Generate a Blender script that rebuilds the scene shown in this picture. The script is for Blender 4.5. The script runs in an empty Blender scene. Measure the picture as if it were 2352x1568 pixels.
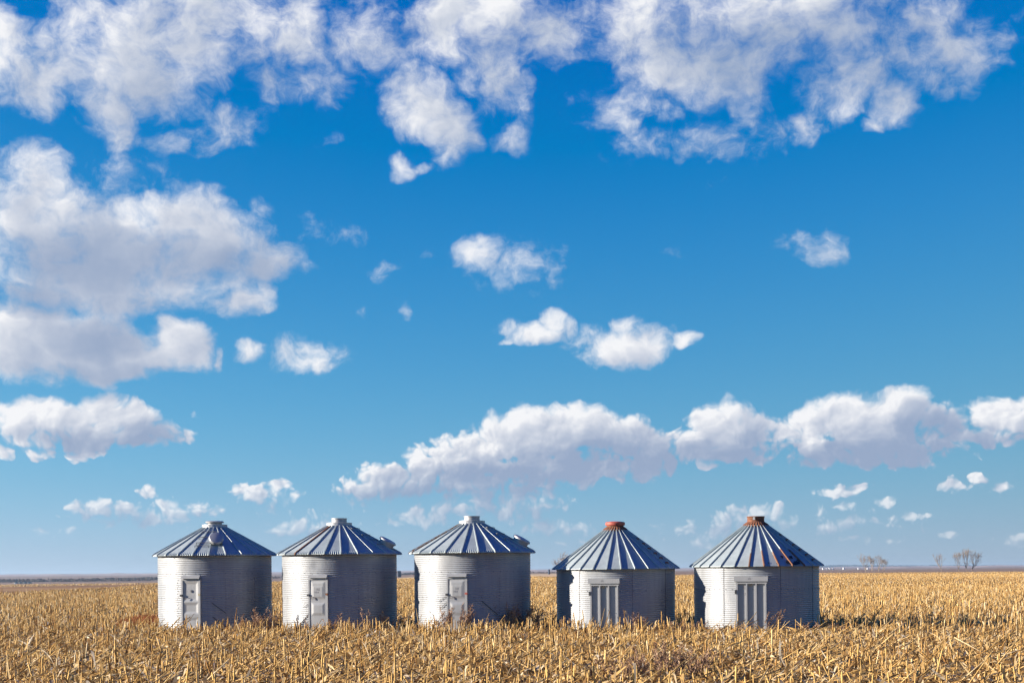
import bpy, math, random
import numpy as np
from mathutils import Vector, Matrix

R_ = math.radians
random.seed(7)
rng = np.random.default_rng(11)
C = bpy.context.scene.collection
SC = bpy.context.scene

# ------------------------------------------------------------------ camera
H = 2.15            # eye height above the field
F = 3267.0          # focal length in units of the 2352-wide picture
ROLL = R_(0.5)
cam = bpy.data.cameras.new('camera')
cam.sensor_width = 36.0
cam.lens = 50.0
cam.shift_y = 0.2245
cam.clip_start = 0.1
cam.clip_end = 40000
camo = bpy.data.objects.new('camera', cam)
C.objects.link(camo)
camo.matrix_world = Matrix.Translation((0, 0, H)) @ Matrix.Rotation(R_(90), 4, 'X') @ Matrix.Rotation(-ROLL, 4, 'Z')
SC.camera = camo
SC.view_settings.view_transform = 'Standard'
SC.view_settings.look = 'None'
SC.view_settings.exposure = 1.35
SC.view_settings.gamma = 1.0
SC.cycles.max_bounces = 6
SC.cycles.diffuse_bounces = 3
SC.cycles.use_denoising = True
SC.cycles.denoiser = 'OPENIMAGEDENOISE'
SC.cycles.denoising_input_passes = 'RGB_ALBEDO_NORMAL'
SC.cycles.denoising_prefilter = 'ACCURATE'

def ray(px, py):
    """picture point (2352 x 1568 frame) -> direction with y = 1"""
    dx, dy = px - 1176.0, 1312.0 - py
    c, s = math.cos(ROLL), math.sin(ROLL)
    return ((dx * c + dy * s) / F, (-dx * s + dy * c) / F)

def at(px, py, d):
    x, z = ray(px, py)
    return Vector((x * d, d, H + z * d))

# ------------------------------------------------------------------ sun
SUN_EL, SUN_AZ = R_(15.6), R_(-94.5)          # azimuth clockwise from +Y
sun_dir = Vector((math.cos(SUN_EL) * math.sin(SUN_AZ), math.cos(SUN_EL) * math.cos(SUN_AZ), math.sin(SUN_EL)))
sl = bpy.data.lights.new('sun', 'SUN')
sl.energy = 5.0
sl.angle = R_(0.5)
sl.color = (1.0, 0.90, 0.78)
so = bpy.data.objects.new('sun', sl)
C.objects.link(so)
so.rotation_euler = sun_dir.to_track_quat('Z', 'Y').to_euler()

# ------------------------------------------------------------------ sky with clouds
W = bpy.data.worlds.new('World')
SC.world = W
W.use_nodes = True
W.cycles.sampling_method = 'MANUAL'
W.cycles.sample_map_resolution = 256

class NT:
    """small expression writer for node trees"""
    def __init__(s, t):
        s.t = t
    def new(s, typ, **kw):
        n = s.t.nodes.new(typ)
        for k, v in kw.items():
            setattr(n, k, v)
        return n
    def put(s, sock, v):
        if isinstance(v, bpy.types.NodeSocket):
            s.t.links.new(v, sock)
        elif v is not None:
            sock.default_value = v
    def m(s, op, a, b=None, c=None, clamp=False):
        n = s.new('ShaderNodeMath', operation=op, use_clamp=clamp)
        for i, v in enumerate((a, b, c)):
            if v is not None:
                s.put(n.inputs[i], v)
        return n.outputs[0]
    def v(s, op, a, b=None, c=None):
        n = s.new('ShaderNodeVectorMath', operation=op)
        for i, v in enumerate((a, b, c)):
            if v is not None:
                s.put(n.inputs[i], v)
        return n.outputs['Value'] if op in ('DOT_PRODUCT', 'LENGTH', 'DISTANCE') else n.outputs['Vector']
    def scale(s, a, f):
        n = s.new('ShaderNodeVectorMath', operation='SCALE')
        s.put(n.inputs[0], a)
        s.put(n.inputs['Scale'], f)
        return n.outputs['Vector']
    def noise(s, vec, scale, detail=4, rough=0.55, lac=2.0, dist=0.0, out='Fac', dims='3D'):
        n = s.new('ShaderNodeTexNoise', noise_dimensions=dims)
        s.put(n.inputs['Vector'], vec)
        n.inputs['Scale'].default_value = scale
        n.inputs['Detail'].default_value = detail
        n.inputs['Roughness'].default_value = rough
        n.inputs['Lacunarity'].default_value = lac
        n.inputs['Distortion'].default_value = dist
        return n.outputs[out]
    def step(s, x, lo, hi, a=0.0, b=1.0, kind='SMOOTHSTEP'):
        n = s.new('ShaderNodeMapRange', interpolation_type=kind)
        for i, v in enumerate((x, lo, hi, a, b)):
            s.put(n.inputs[i], v)
        return n.outputs[0]
    def mix(s, f, a, b, blend='MIX'):
        n = s.new('ShaderNodeMix', data_type='RGBA', blend_type=blend)
        s.put(n.inputs[0], f)
        s.put(n.inputs[6], a)
        s.put(n.inputs[7], b)
        return n.outputs[2]
    def xyz(s, x, y, z=0.0):
        n = s.new('ShaderNodeCombineXYZ')
        for i, v in enumerate((x, y, z)):
            s.put(n.inputs[i], v)
        return n.outputs[0]
    def sep(s, v):
        n = s.new('ShaderNodeSeparateXYZ')
        s.put(n.inputs[0], v)
        return n.outputs

# cloud masses as (x, y, half-width, half-height, weight): where each stands in the sky
CLOUDS = """
60 165 165 105 1; 0 70 60 60 .8; 330 110 205 175 1.05; 470 60 130 125 1; 265 250 75 90 .9; 290 305 48 48 .8
385 330 60 38 .65; 450 290 150 70 .36; 300 400 100 60 .34; 200 260 60 30 .35
600 40 150 85 .75; 690 95 75 100 .95; 705 190 105 65 .72; 830 70 110 110 .5; 590 110 60 60 .4; 880 150 70 60 .3
1050 60 150 105 1; 1120 40 190 115 1; 960 235 85 95 1.05; 1032 300 58 92 1; 1140 150 95 115 .8; 920 375 35 38 .6
1165 320 45 45 .35; 1250 70 110 100 .75; 980 385 60 14 .3; 1190 200 50 90 .5; 1360 60 90 80 .35
1480 60 120 120 .95; 1640 120 190 125 1; 1500 160 105 70 .95; 1700 60 210 110 .95; 1705 195 75 70 .85
1850 50 210 110 .95; 1950 170 120 90 .85; 2110 55 150 85 .5; 2170 130 135 85 .8; 2065 235 58 65 .85; 2240 90 95 55 .45; 2015 285 32 22 .5
1430 285 62 32 .75; 1515 255 65 30 .6; 1672 325 42 48 .62; 1640 318 210 52 .30; 1850 300 50 40 .34
1430 260 110 90 .36; 1445 360 25 20 .2; 2190 200 50 40 .32
70 415 88 85 1; 90 530 175 130 1.15; 30 470 80 100 1; 410 500 120 75 1.05; 300 560 230 110 1.2; 500 560 140 90 1.05; 595 590 112 62 .95
590 470 35 35 .6; 200 640 250 90 1.2; 400 650 185 65 .95; 540 703 85 42 .95; 608 672 24 38 .65; 100 780 220 85 1.15; 300 806 170 50 1.0
422 780 62 62 1.1; 497 820 12 25 .4; 735 525 85 34 .30; 230 440 60 30 .3
62 975 68 52 .95; 130 960 90 44 1; 232 942 58 48 1.05; 310 960 58 48 1; 250 995 150 40 1; 200 1030 60 24 .75; 90 1032 55 16 .55
375 1000 50 28 .6; 420 1005 22 20 .5; 20 1010 60 22 .5; 10 1040 20 18 .4; 445 955 8 16 .3
1085 575 62 40 .72; 1190 608 60 30 .5; 1190 610 125 62 .28; 1272 640 30 32 .4; 990 568 30 18 .38; 880 610 40 22 .2
840 709 18 14 .5; 940 715 12 20 .2
1877 575 50 38 .7; 1845 560 45 32 .4; 1905 560 35 45 .45; 1535 575 20 20 .2; 1640 420 30 20 .1
1225 762 66 24 .75; 1170 743 42 18 .5; 1162 775 30 10 .4; 1305 748 20 20 .4; 1265 740 30 20 .5
1450 790 85 40 .85; 1458 742 40 25 .55; 1395 790 62 36 .55; 1570 780 30 20 .65; 1345 770 32 28 .35; 1490 770 60 30 .5; 1360 790 60 40 .3
573 808 36 20 .5; 700 812 95 36 .30; 715 822 50 20 .4; 738 832 40 16 .35
780 328 50 24 .24
830 1128 62 26 1; 895 1108 80 40 1.1; 965 1090 75 45 1.1; 1060 1060 105 58 1.2; 1150 1020 90 62 1.2; 1250 995 112 68 1.25; 1345 985 100 58 1.25
1440 1005 100 62 1.2; 1500 1040 90 50 1.1; 1290 1075 250 38 1.2; 1090 1120 210 32 1; 1535 1055 60 34 .9
1650 1000 72 72 1.2; 1715 1000 66 64 1.1; 1590 1020 60 46 .9; 1710 1045 130 28 1; 1805 1000 40 34 .8
1870 985 55 48 1.1; 1955 955 100 60 1.25; 2060 945 72 60 1.25; 2030 1030 165 40 1.2; 1900 1042 110 30 1.1; 2090 1000 62 50 1.1
2170 970 62 52 .95; 2300 955 65 50 1.1; 2370 960 60 60 1.1; 2250 1000 100 22 .8
1160 1165 120 32 .85; 1000 1182 80 22 .8; 1250 1152 62 26 .7; 905 1195 40 12 .4
212 1165 52 28 .9; 280 1172 62 28 .85; 350 1133 24 18 .8; 430 1165 60 36 .9; 360 1192 52 14 .8; 480 1172 40 20 .5; 260 1192 60 14 .5
585 1128 58 24 .95; 640 1118 36 14 .6; 548 1142 28 18 .7; 585 1160 40 14 .5
690 1200 78 20 .95; 740 1192 48 22 .95; 640 1205 30 16 .7; 125 1215 42 9 .6; 380 1235 30 8 .4
1270 1205 50 26 .75; 1330 1205 32 16 .5; 1225 1215 40 16 .5; 1290 1240 80 9 .4
1700 1185 95 24 .95; 1650 1202 52 24 .85; 1780 1182 50 20 .85; 1550 1215 52 16 .6; 1570 1240 95 10 .5; 1810 1195 25 14 .6
310 1174 150 28 .42; 430 1172 70 34 .5; 595 1140 70 24 .5; 710 1200 88 22 .55; 1080 1172 200 26 .5; 1200 1165 80 32 .55; 1275 1212 100 24 .45; 1695 1198 130 30 .6; 1560 1225 90 18 .4
1950 1172 90 34 .12; 2060 1208 100 18 .35; 2225 1114 80 16 .45; 1925 1206 70 18 .5; 2330 1240 40 14 .4; 2000 1245 90 10 .25; 130 1218 60 10 .35
1930 1135 52 14 .9; 1965 1126 28 8 .7; 1935 1172 46 12 .8; 1925 1207 48 14 .85; 2010 1207 65 15 .65; 2040 1155 30 12 .7; 2100 1190 52 11 .6
2210 1118 52 14 .9; 2250 1097 26 14 .9; 2300 1110 30 10 .75; 2192 1232 28 10 .6; 2342 1235 22 12 .6; 2145 1190 25 7 .5; 1950 1240 60 8 .4
"""
def sky_pos(px, py):
    gx, gz = ray(px, py)
    az = math.atan(gx)
    return az * 3.267, gz * math.cos(az) * 3.267

# darker, thicker parts of the clouds, turned away from the sun
SHADE = """
300 200 120 60 .3; 640 200 160 60 .35; 1560 110 120 80 .6; 1800 130 190 120 .8; 2050 120 200 110 .8; 1720 240 120 60 .3; 2170 190 120 70 .6; 330 230 60 40 .3; 1150 190 60 60 .3
330 570 150 50 .8; 470 600 170 50 .8; 200 600 200 70 .8; 40 680 130 45 1; 230 775 120 42 1; 620 620 90 45 .9; 300 690 120 30 .4; 640 560 60 40 .6; 230 850 200 22 .4
240 1010 150 26 1; 340 1000 70 46 .9; 1420 1060 170 42 1.2; 1220 1095 220 26 1.1; 1010 1138 190 16 1; 860 1148 90 10 .7; 1180 1128 120 16 1; 1720 1052 130 24 1; 1745 990 46 56 .7
2050 1040 150 30 1.3; 2105 980 50 66 1; 2180 975 60 48 1.1; 2280 1010 90 18 1; 1560 1066 80 26 .9; 1160 1185 120 16 .6; 1930 1066 130 16 1; 1500 1010 60 60 .6; 1620 1050 60 24 .8
270 1195 200 12 .6; 440 1188 60 14 .6; 700 1215 100 10 .5; 1700 1205 110 12 .7; 2010 1222 120 10 .5; 590 1150 60 10 .5; 1270 1225 70 12 .5
"""
def blob_list(txt):
    out = []
    for b in txt.replace('\n', ';').split(';'):
        if b.strip():
            cx, cy, rx, ry, w = map(float, b.split())
            x, z = sky_pos(cx, cy)
            k = 1.42 if z < 0.27 else 1.24 if z < 0.60 else 1.14
            if z < 0.6 and txt is CLOUDS:
                w += 0.26
            if w < 0.6 and z > 0.6:
                w += 0.06
            out.append((x, z, rx * k / 1000, ry * k / 1000, w))
    return out
CLOUDS = blob_list(CLOUDS)
SHADE = blob_list(SHADE)
FLOOR = -0.55

def build_world():
    t = W.node_tree
    t.nodes.clear()
    n = NT(t)
    gen = n.new('ShaderNodeTexCoord').outputs['Generated']
    x, y, z = n.sep(gen)
    az = n.m('ARCTAN2', x, y)
    hor = n.m('SQRT', n.m('ADD', n.m('MULTIPLY', x, x), n.m('MULTIPLY', y, y)))
    el = n.m('DIVIDE', z, n.m('MAXIMUM', hor, 0.02))
    px, pz = n.m('MULTIPLY', az, 3.267), n.m('MULTIPLY', el, 3.267)
    P = n.xyz(px, pz)
    far = n.step(el, 0.06, 0.145, 1.0, 0.0)       # 1 for the distant, small-grained clouds low in the sky

    vlow = n.step(el, 0.044, 0.072, 1.0, 0.0)    # the last, hazy clouds above the horizon
    def half(c):
        return n.v('SUBTRACT', c, (0.5, 0.5, 0.5))
    def warp(p):
        w1 = n.v('MULTIPLY', half(n.noise(p, 5.5, 2, 0.5, out='Color')), (0.10, 0.07, 0.0))
        w2 = n.v('MULTIPLY', half(n.noise(p, 24.0, 2, 0.5, out='Color')), (0.030, 0.024, 0.0))
        return n.v('ADD', n.v('ADD', p, w1), w2)
    Q = warp(P)
    # fine structure at the point itself, and a little nearer to the sun (for relief)
    def fine(q, d):
        return n.m('ADD', n.m('MULTIPLY', n.noise(q, 9.5, d, 0.63), n.m('SUBTRACT', 1.0, far)), n.m('MULTIPLY', n.noise(q, 21.0, d - 1, 0.52), far))
    def puffs(q, det):
        vo = n.new('ShaderNodeTexVoronoi', feature='SMOOTH_F1', voronoi_dimensions='2D')
        n.put(vo.inputs['Vector'], q)
        vo.inputs['Scale'].default_value = 23.0
        vo.inputs['Detail'].default_value = det
        vo.inputs['Roughness'].default_value = 0.6
        vo.inputs['Smoothness'].default_value = 0.45
        return n.m('MULTIPLY', n.m('SUBTRACT', 0.40, vo.outputs['Distance']), n.m('MULTIPLY_ADD', far, 1.0, 0.10))
    amp = n.m('MULTIPLY_ADD', vlow, -0.35, n.m('MULTIPLY_ADD', far, -1.5, 2.6))
    f0 = n.m('SUBTRACT', fine(Q, 10), 0.5)
    N0 = n.m('MULTIPLY_ADD', f0, amp, puffs(Q, 2.0))
    Qd = n.v('ADD', Q, n.v('MULTIPLY', (-0.011, 0.008, 0.0), n.xyz(*[n.m('MULTIPLY_ADD', far, -0.5, 1.0)] * 3)))
    Nd = n.m('MULTIPLY_ADD', n.m('SUBTRACT', fine(Qd, 7), 0.5), amp, puffs(Qd, 1.0))
    relief = n.m('SUBTRACT', N0, Nd)                 # > 0 : slope facing the sun
    # broad lumps inside the clouds
    def lump(q):
        return n.m('ADD', n.m('MULTIPLY', n.noise(q, 6.0, 4, 0.5), n.m('SUBTRACT', 1.0, far)), n.m('MULTIPLY', n.noise(q, 14.0, 4, 0.5), far))
    Ql = n.v('ADD', Q, n.v('MULTIPLY', (-0.034, 0.030, 0.0), n.xyz(*[n.m('MULTIPLY_ADD', far, -0.5, 1.0)] * 3)))
    relief = n.m('MULTIPLY_ADD', n.m('SUBTRACT', lump(Q), lump(Ql)), n.m('MULTIPLY_ADD', far, 0.9, 2.3), n.m('MULTIPLY', relief, n.m('MULTIPLY_ADD', far, 0.55, 0.34)))
    N0s = n.m('MULTIPLY', n.m('SUBTRACT', n.noise(Q, 8.5, 3, 0.5), 0.5), 1.6)
    L1, L2 = (-0.040, 0.030, 0.0), (-0.12, 0.080, 0.0)
    P1 = n.v('ADD', P, n.v('MULTIPLY', L1, n.xyz(n.m('MULTIPLY_ADD', far, -0.45, 1.0), n.m('MULTIPLY_ADD', far, -0.35, 1.0))))
    P2 = n.v('ADD', P, n.v('MULTIPLY', L2, n.xyz(n.m('MULTIPLY_ADD', far, -0.5, 1.0), n.m('MULTIPLY_ADD', far, -0.4, 1.0))))
    Q1, Q2 = warp(P1), P2
    N1 = n.m('MULTIPLY', n.m('SUBTRACT', n.noise(Q1, 7.5, 4, 0.5), 0.5), 1.9)
    # clear sky
    sk = n.new('ShaderNodeTexSky', sky_type='NISHITA', sun_disc=False)
    sk.sun_elevation = SUN_EL
    sk.sun_rotation = SUN_AZ
    sk.altitude = 0
    sk.air_density = 0.6
    sk.dust_density = 0.0
    sk.ozone_density = 8.0
    c = n.v('MAXIMUM', n.v('SUBTRACT', sk.outputs[0], (0.27, 0.35, 0.0)), (0.0, 0.0, 0.0))
    c = n.sep(n.v('MULTIPLY', c, (-0.82, -0.75, -0.60)))
    c = n.xyz(*[n.m('SUBTRACT', 1.0, n.m('EXPONENT', k)) for k in c])
    lr = n.step(n.m('MULTIPLY', az, n.step(el, 0.0, 0.25, 1.0, 0.15, 'LINEAR')), -0.36, 0.36, 1.10, 0.86, 'LINEAR')
    c = n.scale(n.v('MULTIPLY', c, (2.05, 2.24, 2.74)), lr)
    clear = n.new('ShaderNodeBackground')
    n.put(clear.inputs[0], c)
    clear.inputs[1].default_value = 0.1
    low = n.step(el, 0.0, 0.075, 0.34, 1.0)
    soft = n.m('ADD', n.step(el, 0.06, 0.20, 0.50, 1.15, 'LINEAR'), n.m('MULTIPLY', vlow, 0.30))
    SN = n.m('MULTIPLY', n.m('SUBTRACT', n.noise(Q, 4.5, 4, 0.5), 0.5), 1.5)

    def cover(m0, m1, m2, sh):
        d0 = n.m('ADD', m0, N0)
        d1 = n.m('MAXIMUM', n.m('ADD', m1, N1), 0.0)
        d2 = n.m('MAXIMUM', m2, 0.0)
        al = n.m('MULTIPLY', n.step(d0, 0.02, soft), low)
        tau = n.m('ADD', n.m('MULTIPLY', d1, 0.55), n.m('MULTIPLY', d2, 0.42))
        if sh is not None:
            tau = n.m('ADD', n.m('MULTIPLY', n.m('MAXIMUM', n.m('MULTIPLY_ADD', SN, 0.8, sh), 0.0), 1.05), tau)
        tau = n.m('MULTIPLY_ADD', relief, -0.95, tau)
        T = n.m('EXPONENT', n.m('MULTIPLY', tau, -1.0))
        T = n.step(T, 0.10, 0.86, 0.0, 1.0, 'LINEAR')
        cc = n.mix(T, (0.124, 0.158, 0.224, 1), (0.362, 0.364, 0.374, 1))
        b = n.new('ShaderNodeBackground')
        n.put(b.inputs[0], cc)
        b.inputs[1].default_value = 1.0
        mx = n.new('ShaderNodeMixShader')
        n.put(mx.inputs[0], al)
        n.put(mx.inputs[1], clear.outputs[0])
        n.put(mx.inputs[2], b.outputs[0])
        return mx.outputs[0]

    def mask(q, blobs, k=0.18, floor=FLOOR):
        """soft union of ellipses, written as a node group of its own"""
        if not blobs:
            return floor
        g = bpy.data.node_groups.new('cloud_mass', 'ShaderNodeTree')
        g.interface.new_socket('q', in_out='INPUT', socket_type='NodeSocketVector')
        g.interface.new_socket('mass', in_out='OUTPUT', socket_type='NodeSocketFloat')
        u = NT(g)
        p = u.new('NodeGroupInput').outputs[0]
        acc = None
        for (bx, bz, rx, rz, w) in blobs:
            sw = math.sqrt(w)
            ax, ay = sw / rx, sw / rz
            v = u.v('MULTIPLY_ADD', p, (ax, ay, 0.0), (-bx * ax, -bz * ay, 0.0))
            e = u.m('SUBTRACT', w, u.v('DOT_PRODUCT', v, v))
            acc = u.m('MAXIMUM', e, floor) if acc is None else u.m('SMOOTH_MAX', acc, e, k)
        u.put(u.new('NodeGroupOutput').inputs[0], u.m('MAXIMUM', acc, floor))
        inst = n.new('ShaderNodeGroup')
        inst.node_tree = g
        n.put(inst.inputs[0], q)
        return inst.outputs[0]

    def pick(blobs, x0, x1, z0, z1, mx, mz, floor=FLOOR):
        r = []
        for b in blobs:
            k = math.sqrt((b[4] - floor + 0.15) / b[4])
            if b[0] + b[2] * k + mx > x0 and b[0] - b[2] * k - mx < x1 and b[1] + b[3] * k + mz > z0 and b[1] - b[3] * k - mz < z1:
                r.append(b)
        return r

    XS = [-1.30, -0.72, 0.0, 0.60, 1.30]
    ZS = [-0.05, 0.18, 0.36, 0.75, 1.05, 1.50]
    def tile(i, j):
        x0, x1, z0, z1 = XS[i], XS[i + 1], ZS[j], ZS[j + 1]
        b0 = pick(CLOUDS, x0, x1, z0, z1, 0.07, 0.05)
        if not b0:
            return clear.outputs[0]
        b1 = pick(CLOUDS, x0 - 0.04, x1, z0, z1 + 0.03, 0.07, 0.05)
        b2 = pick([b for b in CLOUDS if b[2] * b[3] > 0.0016], x0 - 0.12, x1, z0, z1 + 0.08, 0.01, 0.01)
        bs = pick(SHADE, x0, x1, z0, z1, 0.07, 0.05, -0.2)
        return cover(mask(Q, b0), mask(Q1, b1), mask(Q2, b2), mask(Q, bs, 0.15, -0.2) if bs else None)
    def choose(test, a, b):
        """a where test is 0, b where it is 1"""
        mx = n.new('ShaderNodeMixShader')
        n.put(mx.inputs[0], test)
        n.put(mx.inputs[1], a)
        n.put(mx.inputs[2], b)
        return mx.outputs[0]
    def cols(j, a, b):
        if b - a == 1:
            return tile(a, j)
        m = (a + b) // 2
        return choose(n.m('GREATER_THAN', px, XS[m]), cols(j, a, m), cols(j, m, b))
    def rows(a, b):
        if b - a == 1:
            return cols(a, 0, len(XS) - 1)
        m = (a + b) // 2
        return choose(n.m('GREATER_THAN', pz, ZS[m]), rows(a, m), rows(m, b))
    window = rows(0, len(ZS) - 1)
    # the rest of the sky: scattered fair-weather clouds
    up = n.v('DIVIDE', gen, n.xyz(*[n.m('MAXIMUM', n.m('ABSOLUTE', z), 0.06)] * 3))
    fg = n.noise(up, 1.1, 5, 0.55)
    ga = n.m('MULTIPLY', n.step(fg, 0.60, 0.74), n.step(z, 0.0, 0.1))
    bg = n.new('ShaderNodeBackground')
    bg.inputs[0].default_value = (0.22, 0.235, 0.27, 1)
    rest = choose(ga, clear.outputs[0], bg.outputs[0])
    inside = n.m('MULTIPLY', n.m('LESS_THAN', n.m('ABSOLUTE', px), 1.30), n.m('LESS_THAN', n.m('ABSOLUTE', n.m('SUBTRACT', pz, 0.725)), 0.775))
    o = n.new('ShaderNodeOutputWorld')
    n.put(o.inputs[0], choose(inside, rest, window))
build_world()

# ==== OBJECTS
# ------------------------------------------------------------------ helpers
def tag(o, label=None, cat=None, group=None, kind=None):
    if label: o['label'] = label
    if cat: o['category'] = cat
    if group: o['group'] = group
    if kind: o['kind'] = kind
    return o

def empty(name, loc, rz=0.0):
    o = bpy.data.objects.new(name, None)
    o.empty_display_size = 0.3
    o.location = loc
    o.rotation_euler = (0, 0, rz)
    C.objects.link(o)
    return o

class MB:
    """collects shapes and links them as ONE mesh object"""
    def __init__(s):
        s.v, s.f, s.mi, s.rust = [], [], [], []
    def add(s, vs, fs, mi=0, rust=0.0):
        b = len(s.v)
        s.v += [tuple(p) for p in vs]
        s.rust += list(rust) if hasattr(rust, '__len__') else [rust] * len(vs)
        for f in fs:
            s.f.append([b + i for i in f])
            s.mi.append(mi)
    def box(s, lo, hi, M=None, mi=0, rust=0.0):
        vs = [Vector((x, y, z)) for x in (lo[0], hi[0]) for y in (lo[1], hi[1]) for z in (lo[2], hi[2])]
        if M is not None:
            vs = [M @ p for p in vs]
        s.add(vs, [(0, 1, 3, 2), (4, 6, 7, 5), (0, 4, 5, 1), (2, 3, 7, 6), (0, 2, 6, 4), (1, 5, 7, 3)], mi, rust)
    def tube(s, a, b, ra, rb=None, n=6, mi=0, cap=True, rust=0.0):
        a, b = Vector(a), Vector(b)
        rb = ra if rb is None else rb
        d = (b - a).normalized()
        u = d.orthogonal().normalized()
        w = d.cross(u)
        vs = []
        for c, r in ((a, ra), (b, rb)):
            for k in range(n):
                t = 2 * math.pi * k / n
                vs.append(c + (u * math.cos(t) + w * math.sin(t)) * r)
        fs = [(k, (k + 1) % n, n + (k + 1) % n, n + k) for k in range(n)]
        if cap:
            fs += [tuple(range(n))[::-1], tuple(range(n, 2 * n))]
        s.add(vs, fs, mi, rust)
    def lathe(s, prof, n=48, mi=0, rust=0.0, M=None, cap_top=False, cap_bot=False, wob=None):
        vs, rs = [], []
        for i, (r, z) in enumerate(prof):
            for k in range(n):
                t = 2 * math.pi * k / n
                rr = r + (wob(i, k) if wob else 0.0)
                p = Vector((rr * math.sin(t), -rr * math.cos(t), z))
                vs.append(M @ p if M is not None else p)
        fs = []
        for i in range(len(prof) - 1):
            for k in range(n):
                k2 = (k + 1) % n
                fs.append((i * n + k, i * n + k2, (i + 1) * n + k2, (i + 1) * n + k))
        if cap_top:
            fs.append(tuple(range((len(prof) - 1) * n, len(prof) * n)))
        if cap_bot:
            fs.append(tuple(range(n))[::-1])
        s.add(vs, fs, mi, rust)
    def build(s, name, mats, parent=None, smooth=False, auto=None):
        me = bpy.data.meshes.new(name)
        me.from_pydata(s.v, [], s.f)
        for m in (mats if isinstance(mats, (list, tuple)) else [mats]):
            me.materials.append(m)
        if len(me.materials) > 1:
            me.polygons.foreach_set('material_index', s.mi)
        if any(s.rust):
            at_ = me.attributes.new('rust', 'FLOAT', 'POINT')
            at_.data.foreach_set('value', s.rust)
        if smooth:
            me.polygons.foreach_set('use_smooth', [True] * len(me.polygons))
            if auto:
                me.set_sharp_from_angle(angle=R_(auto))
        me.update()
        o = bpy.data.objects.new(name, me)
        C.objects.link(o)
        if parent:
            o.parent = parent
        return o

def np_obj(name, V, Q, mats, mi=None, parent=None):
    me = bpy.data.meshes.new(name)
    me.vertices.add(len(V))
    me.vertices.foreach_set('co', np.ascontiguousarray(V, np.float32).ravel())
    me.loops.add(len(Q) * 4)
    me.loops.foreach_set('vertex_index', np.ascontiguousarray(Q, np.int32).ravel())
    me.polygons.add(len(Q))
    me.polygons.foreach_set('loop_start', np.arange(len(Q), dtype=np.int32) * 4)
    for m in (mats if isinstance(mats, (list, tuple)) else [mats]):
        me.materials.append(m)
    if mi is not None:
        me.polygons.foreach_set('material_index', np.ascontiguousarray(mi, np.int32))
    me.update(calc_edges=True)
    o = bpy.data.objects.new(name, me)
    C.objects.link(o)
    if parent:
        o.parent = parent
    return o

# ------------------------------------------------------------------ materials
def mat(name):
    m = bpy.data.materials.new(name)
    m.use_nodes = True
    n = NT(m.node_tree)
    return m, n, m.node_tree.nodes['Principled BSDF']

def plain(name, col, rough=0.8, metal=0.0, var=0.15, scale=6.0):
    m, n, p = mat(name)
    pos = n.new('ShaderNodeTexCoord').outputs['Object']
    f = n.noise(pos, scale, 4, 0.6)
    a = tuple(c * (1 - var) for c in col) + (1,)
    b = tuple(min(1, c * (1 + var)) for c in col) + (1,)
    n.put(p.inputs['Base Color'], n.mix(n.step(f, 0.3, 0.7), a, b))
    p.inputs['Roughness'].default_value = rough
    p.inputs['Metallic'].default_value = metal
    return m

def galvanized(name, col, metal, rough, dirt=0.25, streak=True, foot=False):
    """weathered zinc-coated sheet; the 'rust' attribute says where it has rusted"""
    m, n, p = mat(name)
    pos = n.new('ShaderNodeTexCoord').outputs['Object']
    big = n.noise(pos, 1.6, 4, 0.6)
    fine = n.noise(pos, 30.0, 3, 0.6)
    str_ = n.noise(n.v('MULTIPLY', pos, (7.0, 7.0, 0.55)), 1.0, 4, 0.6)
    v = n.m('MULTIPLY_ADD', n.m('SUBTRACT', big, 0.5), 0.7, 0.5)
    v = n.m('MULTIPLY_ADD', n.m('SUBTRACT', str_, 0.5), 0.9 if streak else 0.3, v)
    v = n.m('MULTIPLY_ADD', n.m('SUBTRACT', fine, 0.5), 0.5, v)
    dark = tuple(c * (1 - dirt) for c in col) + (1,)
    lite = tuple(min(1, c * (1 + dirt * 0.45)) for c in col) + (1,)
    base = n.mix(n.step(v, 0.2, 0.8, kind='LINEAR'), dark, lite)
    if foot:
        zz = n.sep(pos)[2]
        mud = n.step(n.m('ADD', zz, n.m('MULTIPLY', n.m('SUBTRACT', n.noise(n.v('MULTIPLY', pos, (3.0, 3.0, 1.0)), 1.0, 4, 0.6), 0.5), 0.9)), 0.0, 0.45, 0.6, 0.0)
        base = n.mix(mud, base, (0.20, 0.165, 0.125, 1))
        stain = n.step(n.noise(n.v('MULTIPLY', pos, (1.1, 1.1, 0.35)), 1.0, 5, 0.6), 0.56, 0.74, 0.0, 0.30)
        base = n.mix(stain, base, (0.155, 0.155, 0.165, 1))
    ru = n.new('ShaderNodeAttribute', attribute_name='rust').outputs['Fac']
    rn = n.noise(n.v('MULTIPLY', pos, (9.0, 9.0, 5.0)), 1.0, 6, 0.65)
    rf = n.step(n.m('MULTIPLY_ADD', ru, 1.1, n.m('SUBTRACT', rn, 1.05)), 0.0, 0.25)
    rcol = n.mix(n.noise(pos, 14.0, 4, 0.6), (0.085, 0.032, 0.017, 1), (0.25, 0.11, 0.05, 1))
    n.put(p.inputs['Base Color'], n.mix(rf, base, rcol))
    n.put(p.inputs['Metallic'], n.m('MULTIPLY', n.m('SUBTRACT', 1.0, rf), metal))
    n.put(p.inputs['Roughness'], n.m('ADD', n.m('MULTIPLY_ADD', big, 0.16, rough - 0.08), n.m('MULTIPLY', rf, 0.35)))
    return m

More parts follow.
